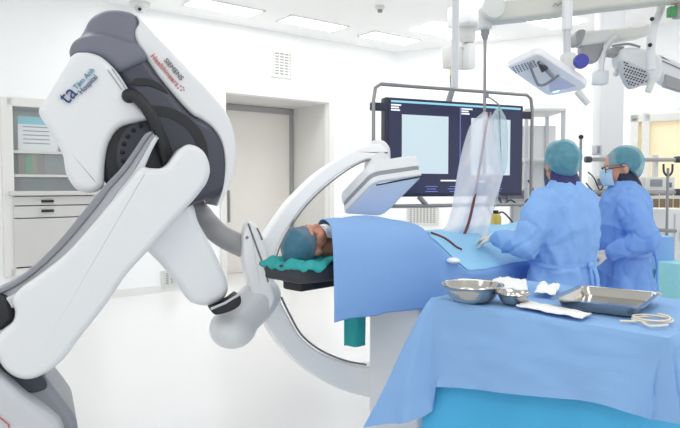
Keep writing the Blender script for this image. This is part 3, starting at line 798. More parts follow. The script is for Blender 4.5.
person('person', A1, math.radians(40), 'person in blue gown and navy collar, back turned, left of two standing at the table',
       {'L': ((-.255, .05, 1.08), (-.2, .25, 1.1), V((.3, 1, -.1)), V((.2, 0, -1)), .35), 'R': ((.275, .1, 1.06), (.14, .34, 1.1), V((-.3, 1, -.1)), V((-.2, 0, -1)), .35)},
       math.radians(-38), math.radians(-12), M_gown, M_navy, 1.3, False, flapA)
A2 = spot(624, .62)
person('person', A2, math.radians(72), 'person in blue gown with glasses and mask, seen side-on, right of two standing',
       {'L': ((-.25, -.09, 1.08), (-.235, .08, 1.0), V((.1, 1, -.15)), V((.5, 0, -1)), .5), 'R': ((.25, .08, 1.05), (.15, .3, .99), V((-.2, 1, -.1)), V((-.3, 0, -1)), .5)},
       math.radians(4), math.radians(-10), M_gown2, M_navyb, 5.1, True, flapB)
# ---- patient
pt = thing('person', TT(-.5, 0, 1.05), 'person lying face up in a blue mesh cap, head on the black pad', 'person')
m = MB()
Rl = Matrix((v * 1, V((0, 0, 1)), -u)).transposed()   # local x->v, y->up, z->towards head end
Rl = Matrix((v.x, 0, -u.x), ) if False else Rl
hm = MB(); f, R = head_mb(hm, V((0, 0, 0)), math.radians(-24), 0)
hc = TT(-.515, .0, 1.125); HK = .9
def L2(p):
    k = HK if p.z > -.1 else 1.; return hc + (v * p.x * k + V((0, 0, 1)) * (p.y * k - .085 * sm((-p.z - .12) / .25)) - u * p.z * k)
hm.limb([(0, -.02, -.08), (0, -.02, -.17)], [.055, .055]); 
rs = []
for z, rx, ry in ((-.15, .06, .05), (-.2, .17, .07), (-.28, .2, .075), (-.5, .17, .07), (-.75, .14, .05), (-.95, .14, .05)):
    rs.append([V((rx * math.cos(2 * PI * k / 24), -.03 + ry * math.sin(2 * PI * k / 24), z)) for k in range(24)])
hm.rings(rs)
for s_ in (-1, 1):
    hm.limb([(s_ * .18, -.04, -.24), (s_ * .19, -.085, -.5), (s_ * .16, -.09, -.75)], [.045, .036, .026])
    hm.limb([(s_ * .08, -.05, -.95), (s_ * .08, -.05, -1.38), (s_ * .08, -.06, -1.75)], [.055, .045, .035] if True else [.07, .055, .038])
    hm.limb([(s_ * .08, -.06, -1.77), (s_ * .09, .0, -1.8)], [.035, .028])
hm.remesh(.008, 3)
body = MB(); body.v = [L2(p) for p in hm.v]; body.f = hm.f; body.build('body', mat('patient_skin', (196, 138, 112), .5, sub=.1, var=.06, vscale=14), pt, smooth=70)
def rr(p): return L2(Matrix.Rotation(math.radians(-24), 3, 'Z') @ V(p))
m = MB().ell((0, 0, 0), (.086, .104, .092), None, 44, 28); cc = V((0, -.018, .045)); q = []
for p in m.v:
    a = math.atan2(p.y, p.x); s_ = 1 + .08 * nz(p * 17) + .03 * math.sin(a * 20) * sm((.0 - p.z) / .05)
    p = p * s_
    if p.z < -.045 and p.y > -.02: p.z = -.045 - (p.z + .045) * .2
    q.append(rr(cc + p))
m.v = q; m.build('surgical_cap', mat('patient_cap', (78, 132, 156), .8, bump=.6, bscale=70, var=.35, vscale=30, alpha=.66), pt, smooth=80)
m = MB().ell((0, 0, 0), (.076, .094, .082)); m.v = [rr(cc + p) for p in m.v]; m.build('hair', M_hair, pt, smooth=70)
m = MB()
m.v = []; m.grid(lambda a, b: rr((.07 * (a - .5) * 2 * .9, .094 - .03 * ((a - .5) * 2) ** 2 - .012 * b, -.05 - .05 * b)), 10, 6)
o = m.build('face_tape', M_paper, pt, smooth=70)
for s_ in (-1, 1):
    m = MB().ell((0, 0, 0), (.014, .008, .006)); m.v = [rr(V((s_ * .032, .078, .006)) + p) for p in m.v]; m.build('closed_eyelid', MATS['patient_skin'], pt, smooth=60)

# ================================================================== INSTRUMENT TABLE
ZT = .95
A = PZ(431, 298, ZT); B = PZ(668, 338, ZT)
e1 = (B - A); L1 = e1.length; e1.normalize(); e2 = V((-e1.y, e1.x, 0)); L2_ = .66
def IT(a, b, z=ZT): return V((A.x, A.y, 0)) + e1 * a + e2 * b + V((0, 0, z))
RI = Matrix((e1, e2, V((0, 0, 1)))).transposed()
it = thing('instrument_table', IT(L1 / 2, L2_ / 2, 0), 'steel wheeled instrument table hidden under light blue drapes in the foreground', 'table')
MB().box(IT(L1 / 2, L2_ / 2, ZT - .03), (L1 - .12, L2_ - .1, .03), RI).bev(.005).build('tabletop', M_brush, it)
for a in (.16, L1 - .2):
    for b in (.12, L2_ - .12):
        lg = MB().tube([IT(a, b, .1), IT(a, b, ZT - .04)], .016, 12).build('leg', M_brush, it)
        MB().lathe(IT(a, b, .05) , [(.001, -.016), (.05, -.016), (.05, .016), (.001, .016)], 20, Matrix.Rotation(PI / 2, 3, 'X')).build('wheel', M_black, lg)
MB().box(IT(L1 / 2, L2_ / 2, .3), (L1 - .36, L2_ - .24, .02), RI).build('lower_shelf', M_brush, it)
def skirt(H, ear, inset, zt, wav, seed, nper=40, tipdrop=.14, ext=((.2, .2),) * 4):
    """table cloth: top sheet plus a hanging skirt whose four corners stand out as folded ears"""
    m = MB(); cors = [(0 + inset, 0 + inset), (L1 - inset, 0 + inset), (L1 - inset, L2_ - inset), (0 + inset, L2_ - inset)]
    sides = [(0, 1, (0, -1)), (1, 2, (1, 0)), (2, 3, (0, 1)), (3, 0, (-1, 0))]
    prm = []
    for si, (i, j, n_) in enumerate(sides):
        c0_, c1_ = cors[i], cors[j]
        for k in range(nper):
            w = k / nper
            pos = (c0_[0] + (c1_[0] - c0_[0]) * w, c0_[1] + (c1_[1] - c0_[1]) * w)
            L = math.hypot(c1_[0] - c0_[0], c1_[1] - c0_[1])
            da, db = w * L, (1 - w) * L
            prm.append((pos, n_, da, db, i, j, w * L, si))
    bis = [(-1, -1), (1, -1), (1, 1), (-1, 1)]
    nv = 22; rows = []
    for r in range(nv + 1):
        h = r / nv; row = []
        for (pos, n_, da, db, i, j, arc, si) in prm:
            ww = max(0, 1 - da / ext[i][0]); wx = max(0, 1 - db / ext[j][1])
            ei = ear[i] * ww ** 1.6; ej = ear[j] * wx ** 1.6
            hh = h ** .85
            ox = (bis[i][0] * ei + bis[j][0] * ej) * .707 * hh; oy = (bis[i][1] * ei + bis[j][1] * ej) * .707 * hh
            base = .006 + .02 * h + wav * h * math.sin(arc * 19 + seed + si * 2) + .012 * h * nz((arc * 5, h * 2.5, seed + si * 3)) + .006 * nz((arc * 11, h * 7, seed + si * 3))
            base *= (1 - max(ww, wx) ** 2 * .6)
            if ext[i][0] < .1: base += .028 * h * math.sin(ww * 10 + h * 3) * (ww > 0) * min(1, ww * 4)
            drop = (H - (.13 * pos[0] / L1 if H < .5 else 0)) * h + tipdrop * (ww ** (.3 if ext[i][0] < .1 else 1.5) * (.4 if i == 1 else 1) + wx ** 1.5 * (.4 if j == 1 else 1)) * h
            p = IT(pos[0] + n_[0] * base + ox, pos[1] + n_[1] * base + oy, zt - drop)
            if r == 0: p = IT(pos[0], pos[1], zt)
            row.append(p)
        rows.append(row)
    m.rings(rows, True, False, False)
    top = [rows[0][k] for k in range(len(prm))]
    # top sheet
    nn = 26
    m.grid(lambda a, b: IT(inset + (L1 - 2 * inset) * a, inset + (L2_ - 2 * inset) * b, zt + .004 * nz((a * 7, b * 7, seed)) * (1 if 0 < a < 1 and 0 < b < 1 else 0)), nn, nn)
    return m
mm = skirt(.33, [.24, -.1, .06, .12], 0, ZT, .006, .7, nper=120, tipdrop=.17, ext=((.05, .34), (.06, .2), (.2, .2), (.2, .2)))
o = mm.build('table_drape', M_sheet, smooth=75, loc=IT(L1 / 2, L2_ / 2, ZT)); tag(o, 'light blue cloth drape over the foreground instrument table, its corner flaring out', 'drape')
mm = skirt(.78, [.16, -.16, .0, .0], .055, ZT - .008, .008, 2.1, tipdrop=.0)
o = mm.build('under_drape', M_cyan, smooth=75, loc=IT(L1 / 2, L2_ / 2, ZT - .01)); tag(o, 'longer cyan drape showing beneath the light blue one on the instrument table', 'drape')
# ---- things on it
ztop = ZT + .006
def bowl(px, py, R_, Hh, label, dark):
    c = PZ(px, py, ztop); t = thing('steel_bowl', c, label, 'bowl')
    prof = [(R_ * .62, .0), (R_ * .8, Hh * .3), (R_ * .93, Hh * .75), (R_, Hh * .97), (R_ * 1.06, Hh), (R_ * 1.06, Hh + .004), (R_ * .985, Hh + .002), (R_ * .91, Hh * .75), (R_ * .78, Hh * .32), (R_ * .58, .006)]
    MB().lathe(c, prof, 48).build('body', M_steel, t, smooth=50)
    ring = [c + V((R_ * 1.06 * math.cos(2 * PI * k / 48), R_ * 1.06 * math.sin(2 * PI * k / 48), Hh + .002)) for k in range(49)]
    MB().tube(ring, .003, 6).build('rim', M_steel, t, smooth=50)
    return t
bowl(472, 300.5, .106, .058, 'large round steel basin at the left end of the instrument table', 1)
bowl(513, 303.5, .055, .036, 'small steel bowl beside the large basin on the instrument table', 0)
# rectangular tray
q = [PZ(552, 309, ztop), PZ(634, 319, ztop), PZ(668, 303, ztop), PZ(578, 294, ztop)]
c = sum(q, V()) / 4; t = thing('steel_tray', c, 'shallow rectangular steel tray on the right of the instrument table', 'tray')
ax = ((q[1] - q[0]) + (q[2] - q[3])).normalized(); ay = V((-ax.y, ax.x, 0))
lx = ((q[1] - q[0]).length + (q[2] - q[3]).length) / 2; ly = ((q[3] - q[0]).dot(ay) + (q[2] - q[1]).dot(ay)) / 2
def trr(k, z, gx=0):
    o_ = []
    for sx, sy in ((-1, -1), (1, -1), (1, 1), (-1, 1)):
        X, Yy = lx / 2 + k, ly / 2 + k; rc = .03
        for a in range(6):
            th = math.atan2(sy, sx) - PI / 4 + PI / 2 * a / 5
            o_.append(c + ax * (sx * (X - rc) + rc * math.cos(th)) + ay * (sy * (Yy - rc) + rc * math.sin(th)) + V((0, 0, z)))
    return o_
MB().rings([trr(-.03, 0), trr(-.022, .004), trr(-.012, .03), trr(0, .034), trr(.004, .034), trr(.004, .031), trr(-.01, .028)][::-1] if False else [trr(-.026, .001), trr(-.014, .03), trr(.002, .033), trr(.004, .036), trr(-.004, .036), trr(-.016, .032), trr(-.03, .006)], True, True, True).build('body', M_steel, t, smooth=40)
# papers, towels, tubing
def sheet(name, pts, label, cat, m, amp=.008, seed=1, z=ztop, h=.012):
    q = [PZ(a, b, z) for a, b in pts]
    def fn(a, b):
        p = q[0].lerp(q[1], a).lerp(q[3].lerp(q[2], a), b)
        p.z += .004 + h * (.5 + .5 * nz((a * 3.1, b * 3.1, seed))) + amp * nz((a * 7, b * 7, seed + 3))
        p.z = max(p.z, z + .002); return p
    o = MB().grid(fn, 16, 12).build(name, m, smooth=75, loc=q[0])
    s_ = o.modifiers.new('s', 'SOLIDIFY'); s_.thickness = .003; s_.offset = 1
    return tag(o, label, cat)
sheet('wrapping_paper', [(486, 292), (528, 296), (526, 285), (500, 281)], 'crumpled white wrapping paper behind the steel bowls', 'paper', M_paper, .01, 2, h=.03)
sheet('gauze_stack', [(534, 297), (556, 299), (560, 289), (540, 287)], 'small folded white gauze pile left of the steel tray', 'gauze', M_gauze, .012, 5, h=.025)
sheet('paper_strip', [(516, 308), (582, 321), (592, 316), (528, 303)], 'long white paper strip in front of the steel tray', 'paper', M_paper, .004, 8, h=.006)
c = PZ(652, 322, ztop); pts = []
for k in range(48):
    a = k * 2 * PI / 22; r = .042 + .003 * math.sin(k * .7); pts.append(c + V((r * 1.3 * math.cos(a), r * 1.2 * math.sin(a), .005 + .00025 * k)))
o = MB().tube(pts, .0034, 8).build('coiled_tubing', M_glove, smooth=60, loc=c); tag(o, 'coil of cream plastic tubing in front of the steel tray', 'tubing')
q = [PZ(620, 321, ztop + .004), PZ(640, 322, ztop + .004), PZ(650, 326, ztop + .006), PZ(668, 325, ztop + .008)]
o = MB().tube(spl(q, 5), .004, 8).build('suction_tube', M_glove, smooth=60, loc=q[0]); tag(o, 'short straight cream tube lying under the tubing coil', 'tube')

# ================================================================== MONITOR
mo_l = P(385.5, 146, 4.6); mo_r = P(523, 149, 5.12)
mx = (mo_r - mo_l); mx.z = 0; MW = mx.length; mx.normalize(); my = V((-mx.y, mx.x, 0)); RM = Matrix((mx, my, V((0, 0, 1)))).transposed()
mz0 = HC + (185 - 197) * 4.6 / F; mz1 = HC + (185 - 97.5) * 4.6 / F; MH = mz1 - mz0
mc = V((mo_l.x, mo_l.y, mz0))
def MO(a, z, out=0): return mc + mx * a + V((0, 0, z)) - my * out
mon = thing('wall_monitor', MO(MW / 2, 0), 'large dark display showing two pale image panes, hung in a tubular frame behind the table', 'monitor')
MB().box(MO(MW / 2, MH / 2, -.04), (MW, .08, MH), RM).bev(.012, 3).build('housing', M_bezel, mon)
scr = MB().box(MO(MW / 2, MH / 2, .002), (MW - .05, .006, MH - .05), RM).build('screen', M_screen, mon, smooth=0)
def fx(px): return (px - 385.5) / 137.5 * MW * (1 + .0)
def rect(name, x0, x1, y0, y1, m, out=.007):
    z1, z0 = MH * (1 - (y0 - 97.5) / 99.), MH * (1 - (y1 - 97.5) / 99.)
    return MB().box(MO((fx(x0) + fx(x1)) / 2, (z0 + z1) / 2, out), (fx(x1) - fx(x0), .004, z1 - z0), RM).build(name, m, scr, smooth=0)
rect('title_bar', 390, 519, 100.5, 102.5, M_bar)
rect('image_pane', 400, 444, 114, 173, M_view); rect('image_pane', 467, 508, 114, 174, M_view)
rect('divider', 455.5, 456.2, 104, 186, M_dtxt)
z_ = lambda y: MH * (1 - (y - 97.5) / 99.)
for x0, w, y in ((390, 9, 105), (390, 7, 107.5), (390, 8, 110), (457, 11, 105), (457, 7, 107.5), (457, 8, 110), (437, 15, 180), (472, 10, 181)):
    MB().box(MO(fx(x0 + w / 2), z_(y), .007), (fx(385.5 + w), .004, .011), RM).build('text_line', M_txt, scr, smooth=0)
for r in range(3):
    for k in range(4): MB().box(MO(fx(428 + k * 22), z_(186 + r * 2.6), .007), (.11 - .03 * ((k + r) % 2), .004, .006), RM).build('text_line', M_dtxt, scr, smooth=0)
fr = thing('monitor_frame', MO(MW / 2, -.1), 'grey tubular rail frame with side brackets carrying the big monitor', 'frame')
zb = -.07
lp = [MO(-.1, zb, .0), MO(-.1, MH - .03, .0), MO(-.085, MH + .06, 0), MO(-.04, MH + .09, 0), MO(MW + .03, MH + .09, 0), MO(MW + .075, MH + .06, 0), MO(MW + .09, MH - .03, 0), MO(MW + .09, zb, 0)]
m = MB().tube(lp, .014, 12); m.build('rail', M_brush, fr)
MB().tube([MO(-.1, zb, 0), MO(MW + .09, zb, 0)], .015, 10).build('lower_rail', M_brush, fr)
for a in (-.05, MW + .045):
    MB().box(MO(a, MH * .9, -.02), (.13, .04, .06), RM).bev(.006).build('bracket', M_bezel, fr)
MB().tube([MO(.3, -.0, -.02), MO(.36, zb, 0)], .02, 10).build('strut', M_brush, fr)
MB().tube([MO(MW - .3, -.0, -.02), MO(MW - .36, zb, 0)], .02, 10).build('strut', M_brush, fr)
c = MO(MW * .5, MH + .1, -.05)
MB().tube([c, V((c.x, c.y, CZ))], .03, 16).build('ceiling_post', M_white, fr)
# ================================================================== TOP: pendants and lamps
# left pendant column with boxes
pc = P(470, 20, 6.0)
pn = thing('ceiling_pendant', V((pc.x, pc.y, CZ)), 'white ceiling pendant column with two box heads left of the long beam', 'pendant')
MB().tube([V((pc.x, pc.y, 3.0)), V((pc.x, pc.y, CZ))], .13, 24).build('drop_tube', M_white, pn)
c = P(470, 18, 6.0); MB().box(c, (.34, .3, .2), RW).bev(.03, 3).build('joint_box', M_white, pn)
c = P(466, 34, 6.0); MB().lathe(c, [(.07, -.09), (.09, -.06), (.09, .06), (.07, .1)], 24).build('swivel', M_offw, pn)
c = P(453, 58, 6.0); MB().box(c, (.15, .15, .2), RW).bev(.015, 2).build('control_box', M_offw, pn)
c = P(467, 57, 6.0); MB().box(c, (.1, .14, .24), RW).bev(.015, 2).build('service_box', M_white, pn)
MB().tube([P(466, 30, 6.0), P(460, 48, 6.0)], .05, 12).build('hanger', M_white, pn)
# signal tower
q = P(452.5, 70, 6.0)
t = pn
MB().lathe(q, [(.028, 0), (.03, -.05), (.028, -.055)], 16).build('yellow_segment', mat('pale_yellow', (226, 222, 170), .5), t)
MB().lathe(q + V((0, 0, -.055)), [(.028, 0), (.028, -.07)], 16).build('grey_segment', M_agrey, t)
MB().lathe(q + V((0, 0, -.125)), [(.028, 0), (.026, -.06)], 16).build('green_segment', mat('pale_green', (150, 180, 160), .5), t)
MB().tube([q + V((0, 0, -.185)), q + V((-.04, 0, -.32))], .03, 12).build('grip', M_mgrey, t)
# long beam arm
bl, br = P(487, 11, 3.7), P(690, 1, 3.7)
bm_ = thing('pendant_beam', V((br.x, br.y, CZ)), 'long pale grey ceiling beam arm crossing the top right of the picture', 'pendant')
bx_ = (br - bl); BLn = bx_.length; ang = math.atan2(bx_.z, bx_.x)
outl = [(486, 18), (484, 10), (490, 2), (500, 1), (560, -6), (620, -12), (720, -22), (720, -6), (655, 2), (600, 8), (560, 13.5), (520, 18), (500, 20), (492, 21)]
frontal(outl, 3.7, .14, .02, .02, 4, False).build('beam', mat('beam_grey', (206, 206, 196), .45), bm_, smooth=50)
c = P(493, 8, 3.66); MB().lathe(c, [(.03, -.03), (.062, -.025), (.062, .03), (.03, .035)], 28, Matrix.Rotation(PI / 2, 3, 'X')).build('pivot_disc', M_offw, bm_)
MB().lathe(P(485, 20, 3.75), [(.026, -.06), (.04, -.05), (.04, .06), (.03, .07)], 20).build('joint_sleeve', M_offw, bm_)
c = P(485, 30, 3.75); MB().lathe(c, [(.012, -.06), (.026, -.03), (.026, .03), (.026, .05)], 16).build('cone', M_mgrey, bm_)
MB().tube([P(700, -8, 3.77), V((P(700, -8, 3.77).x, 3.77, CZ))], .06, 16).build('ceiling_post', M_white, bm_)
m = MB(); 
for k in range(4): m.tube([P(553 + k * 5, 6.5 - k * .6, 3.697), P(555.5 + k * 5, 3 - k * .6, 3.697), P(558 + k * 5, 6 - k * .6, 3.697)], .003, 6)
m.build('emblem', M_agrey, bm_)
# hanging rod (IV) + hook bar
rd = thing('infusion_rod', P(485, 36, 3.75), 'thin steel infusion rod hanging from the beam arm in front of the monitor', 'rod')
MB().tube([P(485, 34, 3.75), P(484.5, 110, 3.75), P(484, 180, 3.75)], .0095, 10).build('rod', M_brush, rd)
m = MB()
m.tube(spl([P(485, 97, 3.75), P(490, 98, 3.73), P(498, 104, 3.73), P(500, 110, 3.73)], 5), .005, 8)
m.build('hook', M_brush, rd); MB().lathe(P(486, 96, 3.75), [(.016, -.012), (.018, 0), (.016, .014)], 14).build('clamp', M_mgrey, rd)
# infusion bag
bg = [(496, 110), (500, 107), (504, 112), (508, 122), (509, 145), (507, 170), (500, 176), (493, 170), (489, 145), (491, 122)]
ib = thing('infusion_bag', P(500, 108, 3.73), 'clear fluid bag hanging beside the plastic-wrapped stand in front of the monitor', 'bag')
frontal(bg, 3.71, .05, .022, .022, 4).build('bag', M_fluid, ib, smooth=60)
MB().tube(spl([P(500, 176, 3.73), P(497, 200, 3.73), P(490, 215, 3.74), P(483, 222, 3.75)], 5), .004, 8).build('drip_line', M_fluid, ib)
# clear plastic cover
lft = [(483, 112), (470, 126), (460, 160), (454, 195), (449, 220), (441, 232)]; rgt = [(491, 112), (494, 126), (497, 150), (500, 170), (503, 176), (494, 205), (490, 225), (486, 240)]
Ls, Rs = spl(lft, 6), spl(rgt, 6)
def samp(c, t): k = t * (len(c) - 1); i = min(int(k), len(c) - 2); return c[i].lerp(c[i + 1], k - i)
def film(a, b):
    l, r = samp(Ls, b), samp(Rs, b); p = l.lerp(r, a)
    Y = 3.66 + .03 * math.sin(a * 9 + 2 * b) * (.3 + b) + .02 * nz((a * 5, b * 8, 2)) - .1 * b
    return P(p.x, p.y, Y)
pb = thing('plastic_cover', P(484, 112, 3.66), 'clear crinkled plastic sleeve draped from the rod down onto the patient drape', 'cover')
MB().grid(film, 26, 34).build('sleeve', M_plastic, pb, smooth=80)
MB().grid(lambda a, b: film(a, b) + V((.0, .09 * math.sin(PI * a) + .004, 0)), 26, 34).build('sleeve_back', M_plastic, pb, smooth=80)
cd_ = [P(489, 112, 3.66), P(486, 128, 3.66), P(480, 165, 3.62), P(474, 200, 3.58), P(468, 225, 3.56), P(460, 243, 3.5)]
o = MB().tube(spl(cd_, 6), .008, 8).build('red_cable', M_red, smooth=60, loc=cd_[0]); tag(o, 'long dark red cable running down inside the clear plastic sleeve', 'cable')
# ---- surgical lamp 1 : square head seen from below
ln = V((-.25, -.62, -.74)).normalized()
so = P(545, 76, 3.4)
sh = [(505, 67), (538, 52), (583, 81), (587, 86), (584, 90), (548, 97)]
L1o = thing('surgical_lamp', P(545, 60, 3.45), 'square grey surgical lamp head with dark loop handle and cyan glow, above the left person', 'lamp')
poly = [PP(a, b, so, ln) for a, b in sh]
fq = roundq(poly, .12)
MB().pillow(fq, -ln * .06, .012, .02).build('head', mat('lamp_head_grey', (232, 232, 235), .45), L1o, smooth=50)
hp = [PP(a, b, so + ln * .04, ln) for a, b in ((529, 63), (532, 71), (537, 83), (540, 85), (546, 84), (559, 75))]
MB().tube(spl(hp, 4), .0075, 10).build('handle', M_mgrey, L1o)
hp = [PP(a, b, so + ln * .05, ln) for a, b in ((539, 62), (546, 69), (554, 78))]
MB().tube(hp, [.014, .012, .011], 10).build('handle_bar', M_mgrey, L1o)
MB().tube([PP(a, b, so + ln * .055, ln) for a, b in ((538, 62), (544, 69), (548, 68))], [.006, .022, .006], 8).build('handle_grip', M_dgrey2, L1o)
MB().lathe(PP(555, 88, so, ln), [(.001, -.004), (.028, -.004), (.028, .004), (.001, .004)], 20, ln.to_track_quat('Z', 'Y').to_matrix()).build('light_spot', M_cyanglow, L1o)
m = MB(); Rn = ln.to_track_quat('Z', 'Y').to_matrix()
for i in range(8):
    for j in range(4):
        a = 513 + i * 2.9 + j * 1.0; b = 67.5 - i * .95 + j * 1.7
        m.lathe(PP(a, b, so, ln), [(.0005, -.003), (.0042, -.003), (.0042, .003), (.0005, .003)], 8, Rn)
m.build('led_dots', M_dgrey, L1o)
pan = [PP(a, b, so + ln * .002, ln) for a, b in ((549, 84), (560, 77), (576, 86), (550, 92))]
MB().quad_slab(pan, ln * .003).build('lens_panel', mat('lamp_lens', (196, 198, 220), .25), L1o, smooth=0)
m = MB().tube([P(577, 91, 3.42), P(588, 104, 3.42)], [.02, .016], 12); m.build('side_grip', M_offw, L1o)
# its hanging arm
MB().tube([P(567, 28, 3.6), P(567, 58, 3.55)], .02, 12).build('drop_arm', M_lgrey, L1o)
MB().box(P(568, 62, 3.55), (.08, .08, .1)).bev(.02, 3).build('arm_block', M_offw, L1o)
MB().tube([P(567, 30, 3.6), V((P(567, 30, 3.6).x, 3.6, CZ))], .03, 12).build('ceiling_arm', M_white, L1o)
MB().limb([P(567, 66, 3.52), P(552, 66, 3.5)], [.025, .02], 10).remesh(.008, 2).build('yoke', M_offw, L1o)
kb = MB().lathe(P(579.5, 62, 3.36), [(.036, .0), (.039, .008), (.039, .03), (.036, .04)], 32, Matrix.Rotation(PI / 2, 3, 'X')).build('end_cap', M_blueknob, L1o); kb['label'] = 'round blue end cap'
# ---- lamp 2 with perforated face
L2o = thing('surgical_lamp', P(630, 50, 4.0), 'white winged surgical lamp with dark perforated underside, above the right person', 'lamp')
frontal([(624, 48), (640, 47), (658, 52), (664, 62), (662, 78), (652, 82), (640, 74), (626, 66), (622, 58)], 4.0, .18, M_white and .03, .04, 5).build('head', mat('lamp_white', (224, 225, 226), .4), L2o, smooth=50)
pf = [(622, 60), (640, 66), (650, 73), (648, 81), (634, 88), (626, 78)]
frontal(pf, 3.96, .08, .01, .02, 4).build('vent_face', M_lgrey, L2o, smooth=50)
m = MB()
for i in range(9):
    for j in range(8):
        x = 624.5 + i * 2.7 + (j % 2) * 1.3; y = 62.5 + j * 2.9 + i * .9
        if y < 87 - abs(x - 634) * .45 and y > 61 + (x - 622) * .42 and x < 647 and x > 622.5 + max(0, (y - 72)) * .5: m.ell(P(x, y, 3.957), (.0065, .004, .005), nu=8, nv=6)
m.build('vent_holes', M_dgrey2, L2o)
frontal([(575, 33), (582, 31), (640, 26), (655, 22), (656, 32), (640, 37), (600, 43), (584, 45), (577, 43)], 4.1, .12, .02, .02, 1, False).build('spring_arm', mat('arm_white', (226, 226, 220), .4), L2o, smooth=50)
frontal([(577, 31), (586, 30), (582, 43), (577, 43)], 4.08, .12, .01, .01, 3).build('arm_cap', M_agrey, L2o, smooth=50)
frontal([(584, 44), (604, 41), (600, 58), (594, 62), (584, 55)], 4.12, .1, .015, .02, 4).build('elbow', M_agrey, L2o, smooth=50)
frontal([(611, 48), (624, 46), (622, 55), (609, 53)], 4.05, .1, .01, .01, 3).build('wing_tip', M_agrey, L2o, smooth=50)
MB().tube(spl([P(612, 46, 4.05), P(628, 44, 4.0), P(640, 47, 4.0)], 5), .008, 8).build('wing_rim', M_mgrey, L2o)
MB().tube(spl([P(618, 34, 4.08), P(608, 45, 4.1), P(602, 60, 4.1), P(601, 72, 4.1)], 5), .018, 10).build('cable_arm', M_white, L2o)
MB().box(P(600, 78, 4.1), (.09, .08, .09)).bev(.012, 2).build('camera_box', M_white, L2o)
MB().limb([P(620, 62, 4.1), P(616, 74, 4.1)], [.02, .02], 10).remesh(.008, 2).build('grip', M_white, L2o)
MB().tube([P(652, 80, 3.95), P(648, 92, 3.95)], [.022, .019], 12).build('handle', M_offw, L2o)
MB().tube(spl([P(664, -6, 3.9), P(660, 10, 3.9), P(654, 26, 3.9), P(651, 45, 3.9), P(651, 70, 3.9)], 6), .026, 14).build('bow_arm', M_white, L2o)
for x, y in ((650, 45), (652, 19)): MB().ell(P(x, y, 3.86), .013, nu=12, nv=8).build('arm_knob', M_black, L2o)
MB().tube([P(664, -6, 3.9), V((P(664, -6, 3.9).x, 3.9, CZ))], .03, 12).build('ceiling_arm', M_white, L2o)
# ---- lamp 3 at right edge
L3o = thing('surgical_lamp', P(680, 70, 4.1), 'pale surgical lamp wing with slotted grille cut off by the right edge', 'lamp')
frontal([(659, 55), (672, 58), (690, 66), (720, 80), (720, 104), (690, 92), (672, 86), (662, 78)], 4.12, .12, .025, .04, 4).build('head', MATS['lamp_white'], L3o, smooth=50)
frontal([(666, 74), (682, 80), (682, 91), (666, 86)], 4.1, .06, .006, .01, 3, False).build('grille', M_agrey, L3o, smooth=50)
MB().tube([P(660, 60, 4.115), P(672, 65, 4.115), P(690, 73, 4.115)], .004, 6).build('seam', M_mgrey, L3o)
MB().tube([P(700, 85, 4.2), V((P(700, 85, 4.2).x, 4.2, CZ))], .035, 12).build('ceiling_arm', M_white, L3o)
# small green and orange device at the top right edge
gd = thing('cable_connector', P(672, 12, 3.8), 'green and grey connector block at the top right corner beside the white bow arm', 'device')
MB().box(P(671.5, 12, 3.8), (.04, .05, .06)).bev(.006).build('green_body', M_green, gd)
MB().box(P(679, 12, 3.82), (.06, .06, .08)).bev(.01).build('grey_body', M_agrey, gd)
MB().box(P(676, 2, 3.82), (.1, .05, .03)).bev(.008).build('orange_strip', mat('orange', (226, 150, 96), .5), gd)
MB().tube([P(678, 6, 3.82), V((P(678, 6, 3.82).x, 3.82, CZ))], .02, 10).build('hanger', M_white, gd)

# ================================================================== BACK RIGHT EQUIPMENT
YE = 6.2
ep = thing('equipment_rail', P(633, 200, YE) * 1, 'ceiling-hung equipment column with two horizontal steel rails behind the right person', 'rack')
cx_ = P(617, 100, YE)
MB().box(V((cx_.x, YE + .2, (CZ + 1.2) / 2)), (.24, .2, CZ - 1.2)).bev(.02, 3).build('column', M_white, ep)
for y in (159.5, 192):
    rl = MB().tube([P(588, y, YE), P(678, y + .3, YE)], .02, 12).build('rail', M_agrey, ep)
    for x in (588, 678): MB().lathe(P(x, y, YE), [(.03, -.03), (.034, 0), (.03, .03)], 14, Matrix.Rotation(PI / 2, 3, 'Y')).build('rail_end', M_dgrey2, rl)
MB().box(P(632, 197, YE + .16), (.95, .34, .03)).bev(.006).build('shelf', M_offw, ep)
for x in (608, 655): MB().box(P(x, 176, YE + .06), (.03, .06, .42)).build('bracket', M_offw, ep)
def device(name, px, py, Y, size, label, cat, parts):
    c = P(px, py, Y); t = thing(name, c, label, cat)
    MB().box(c, size).bev(.012, 2).build('case', parts[0], t)
    for nm, dx, dz, sx, sz, mm_ in parts[1:]:
        MB().box(c + V((dx, -size[1] / 2 - .003, dz)), (sx, .012, sz)).bev(.002).build(nm, mm_, t)
    return t
pump = device('infusion_pump', 601, 185, YE + .1, (.2, .2, .18), 'small grey pump unit with a screen on the shelf between the two people', 'device', [M_offw, ('screen', -.02, .03, .12, .07, M_dgrey), ('button_row', 0, -.05, .12, .02, M_mgrey)])
device('patient_monitor', 655, 185, YE + .1, (.3, .2, .16), 'low grey device on the shelf to the right of the right person', 'device', [M_offw, ('screen', -.04, .02, .12, .07, M_mgrey), ('dial', .09, .0, .05, .05, M_dgrey)])
device('flow_meter', 597, 150, YE - .02, (.08, .08, .1), 'small grey box clamped on the upper rail left of the right person', 'device', [M_lgrey, ('scale', 0, 0, .03, .07, M_mgrey)])
# cables between
for pts in ([(588, 172), (594, 178), (600, 190), (606, 182), (612, 192)], [(586, 183), (592, 190), (600, 196), (610, 190)]):
    MB().tube(spl([P(x, y, YE - .08) for x, y in pts], 6), .007, 8).build('cable', M_dgrey2, pump, smooth=60)
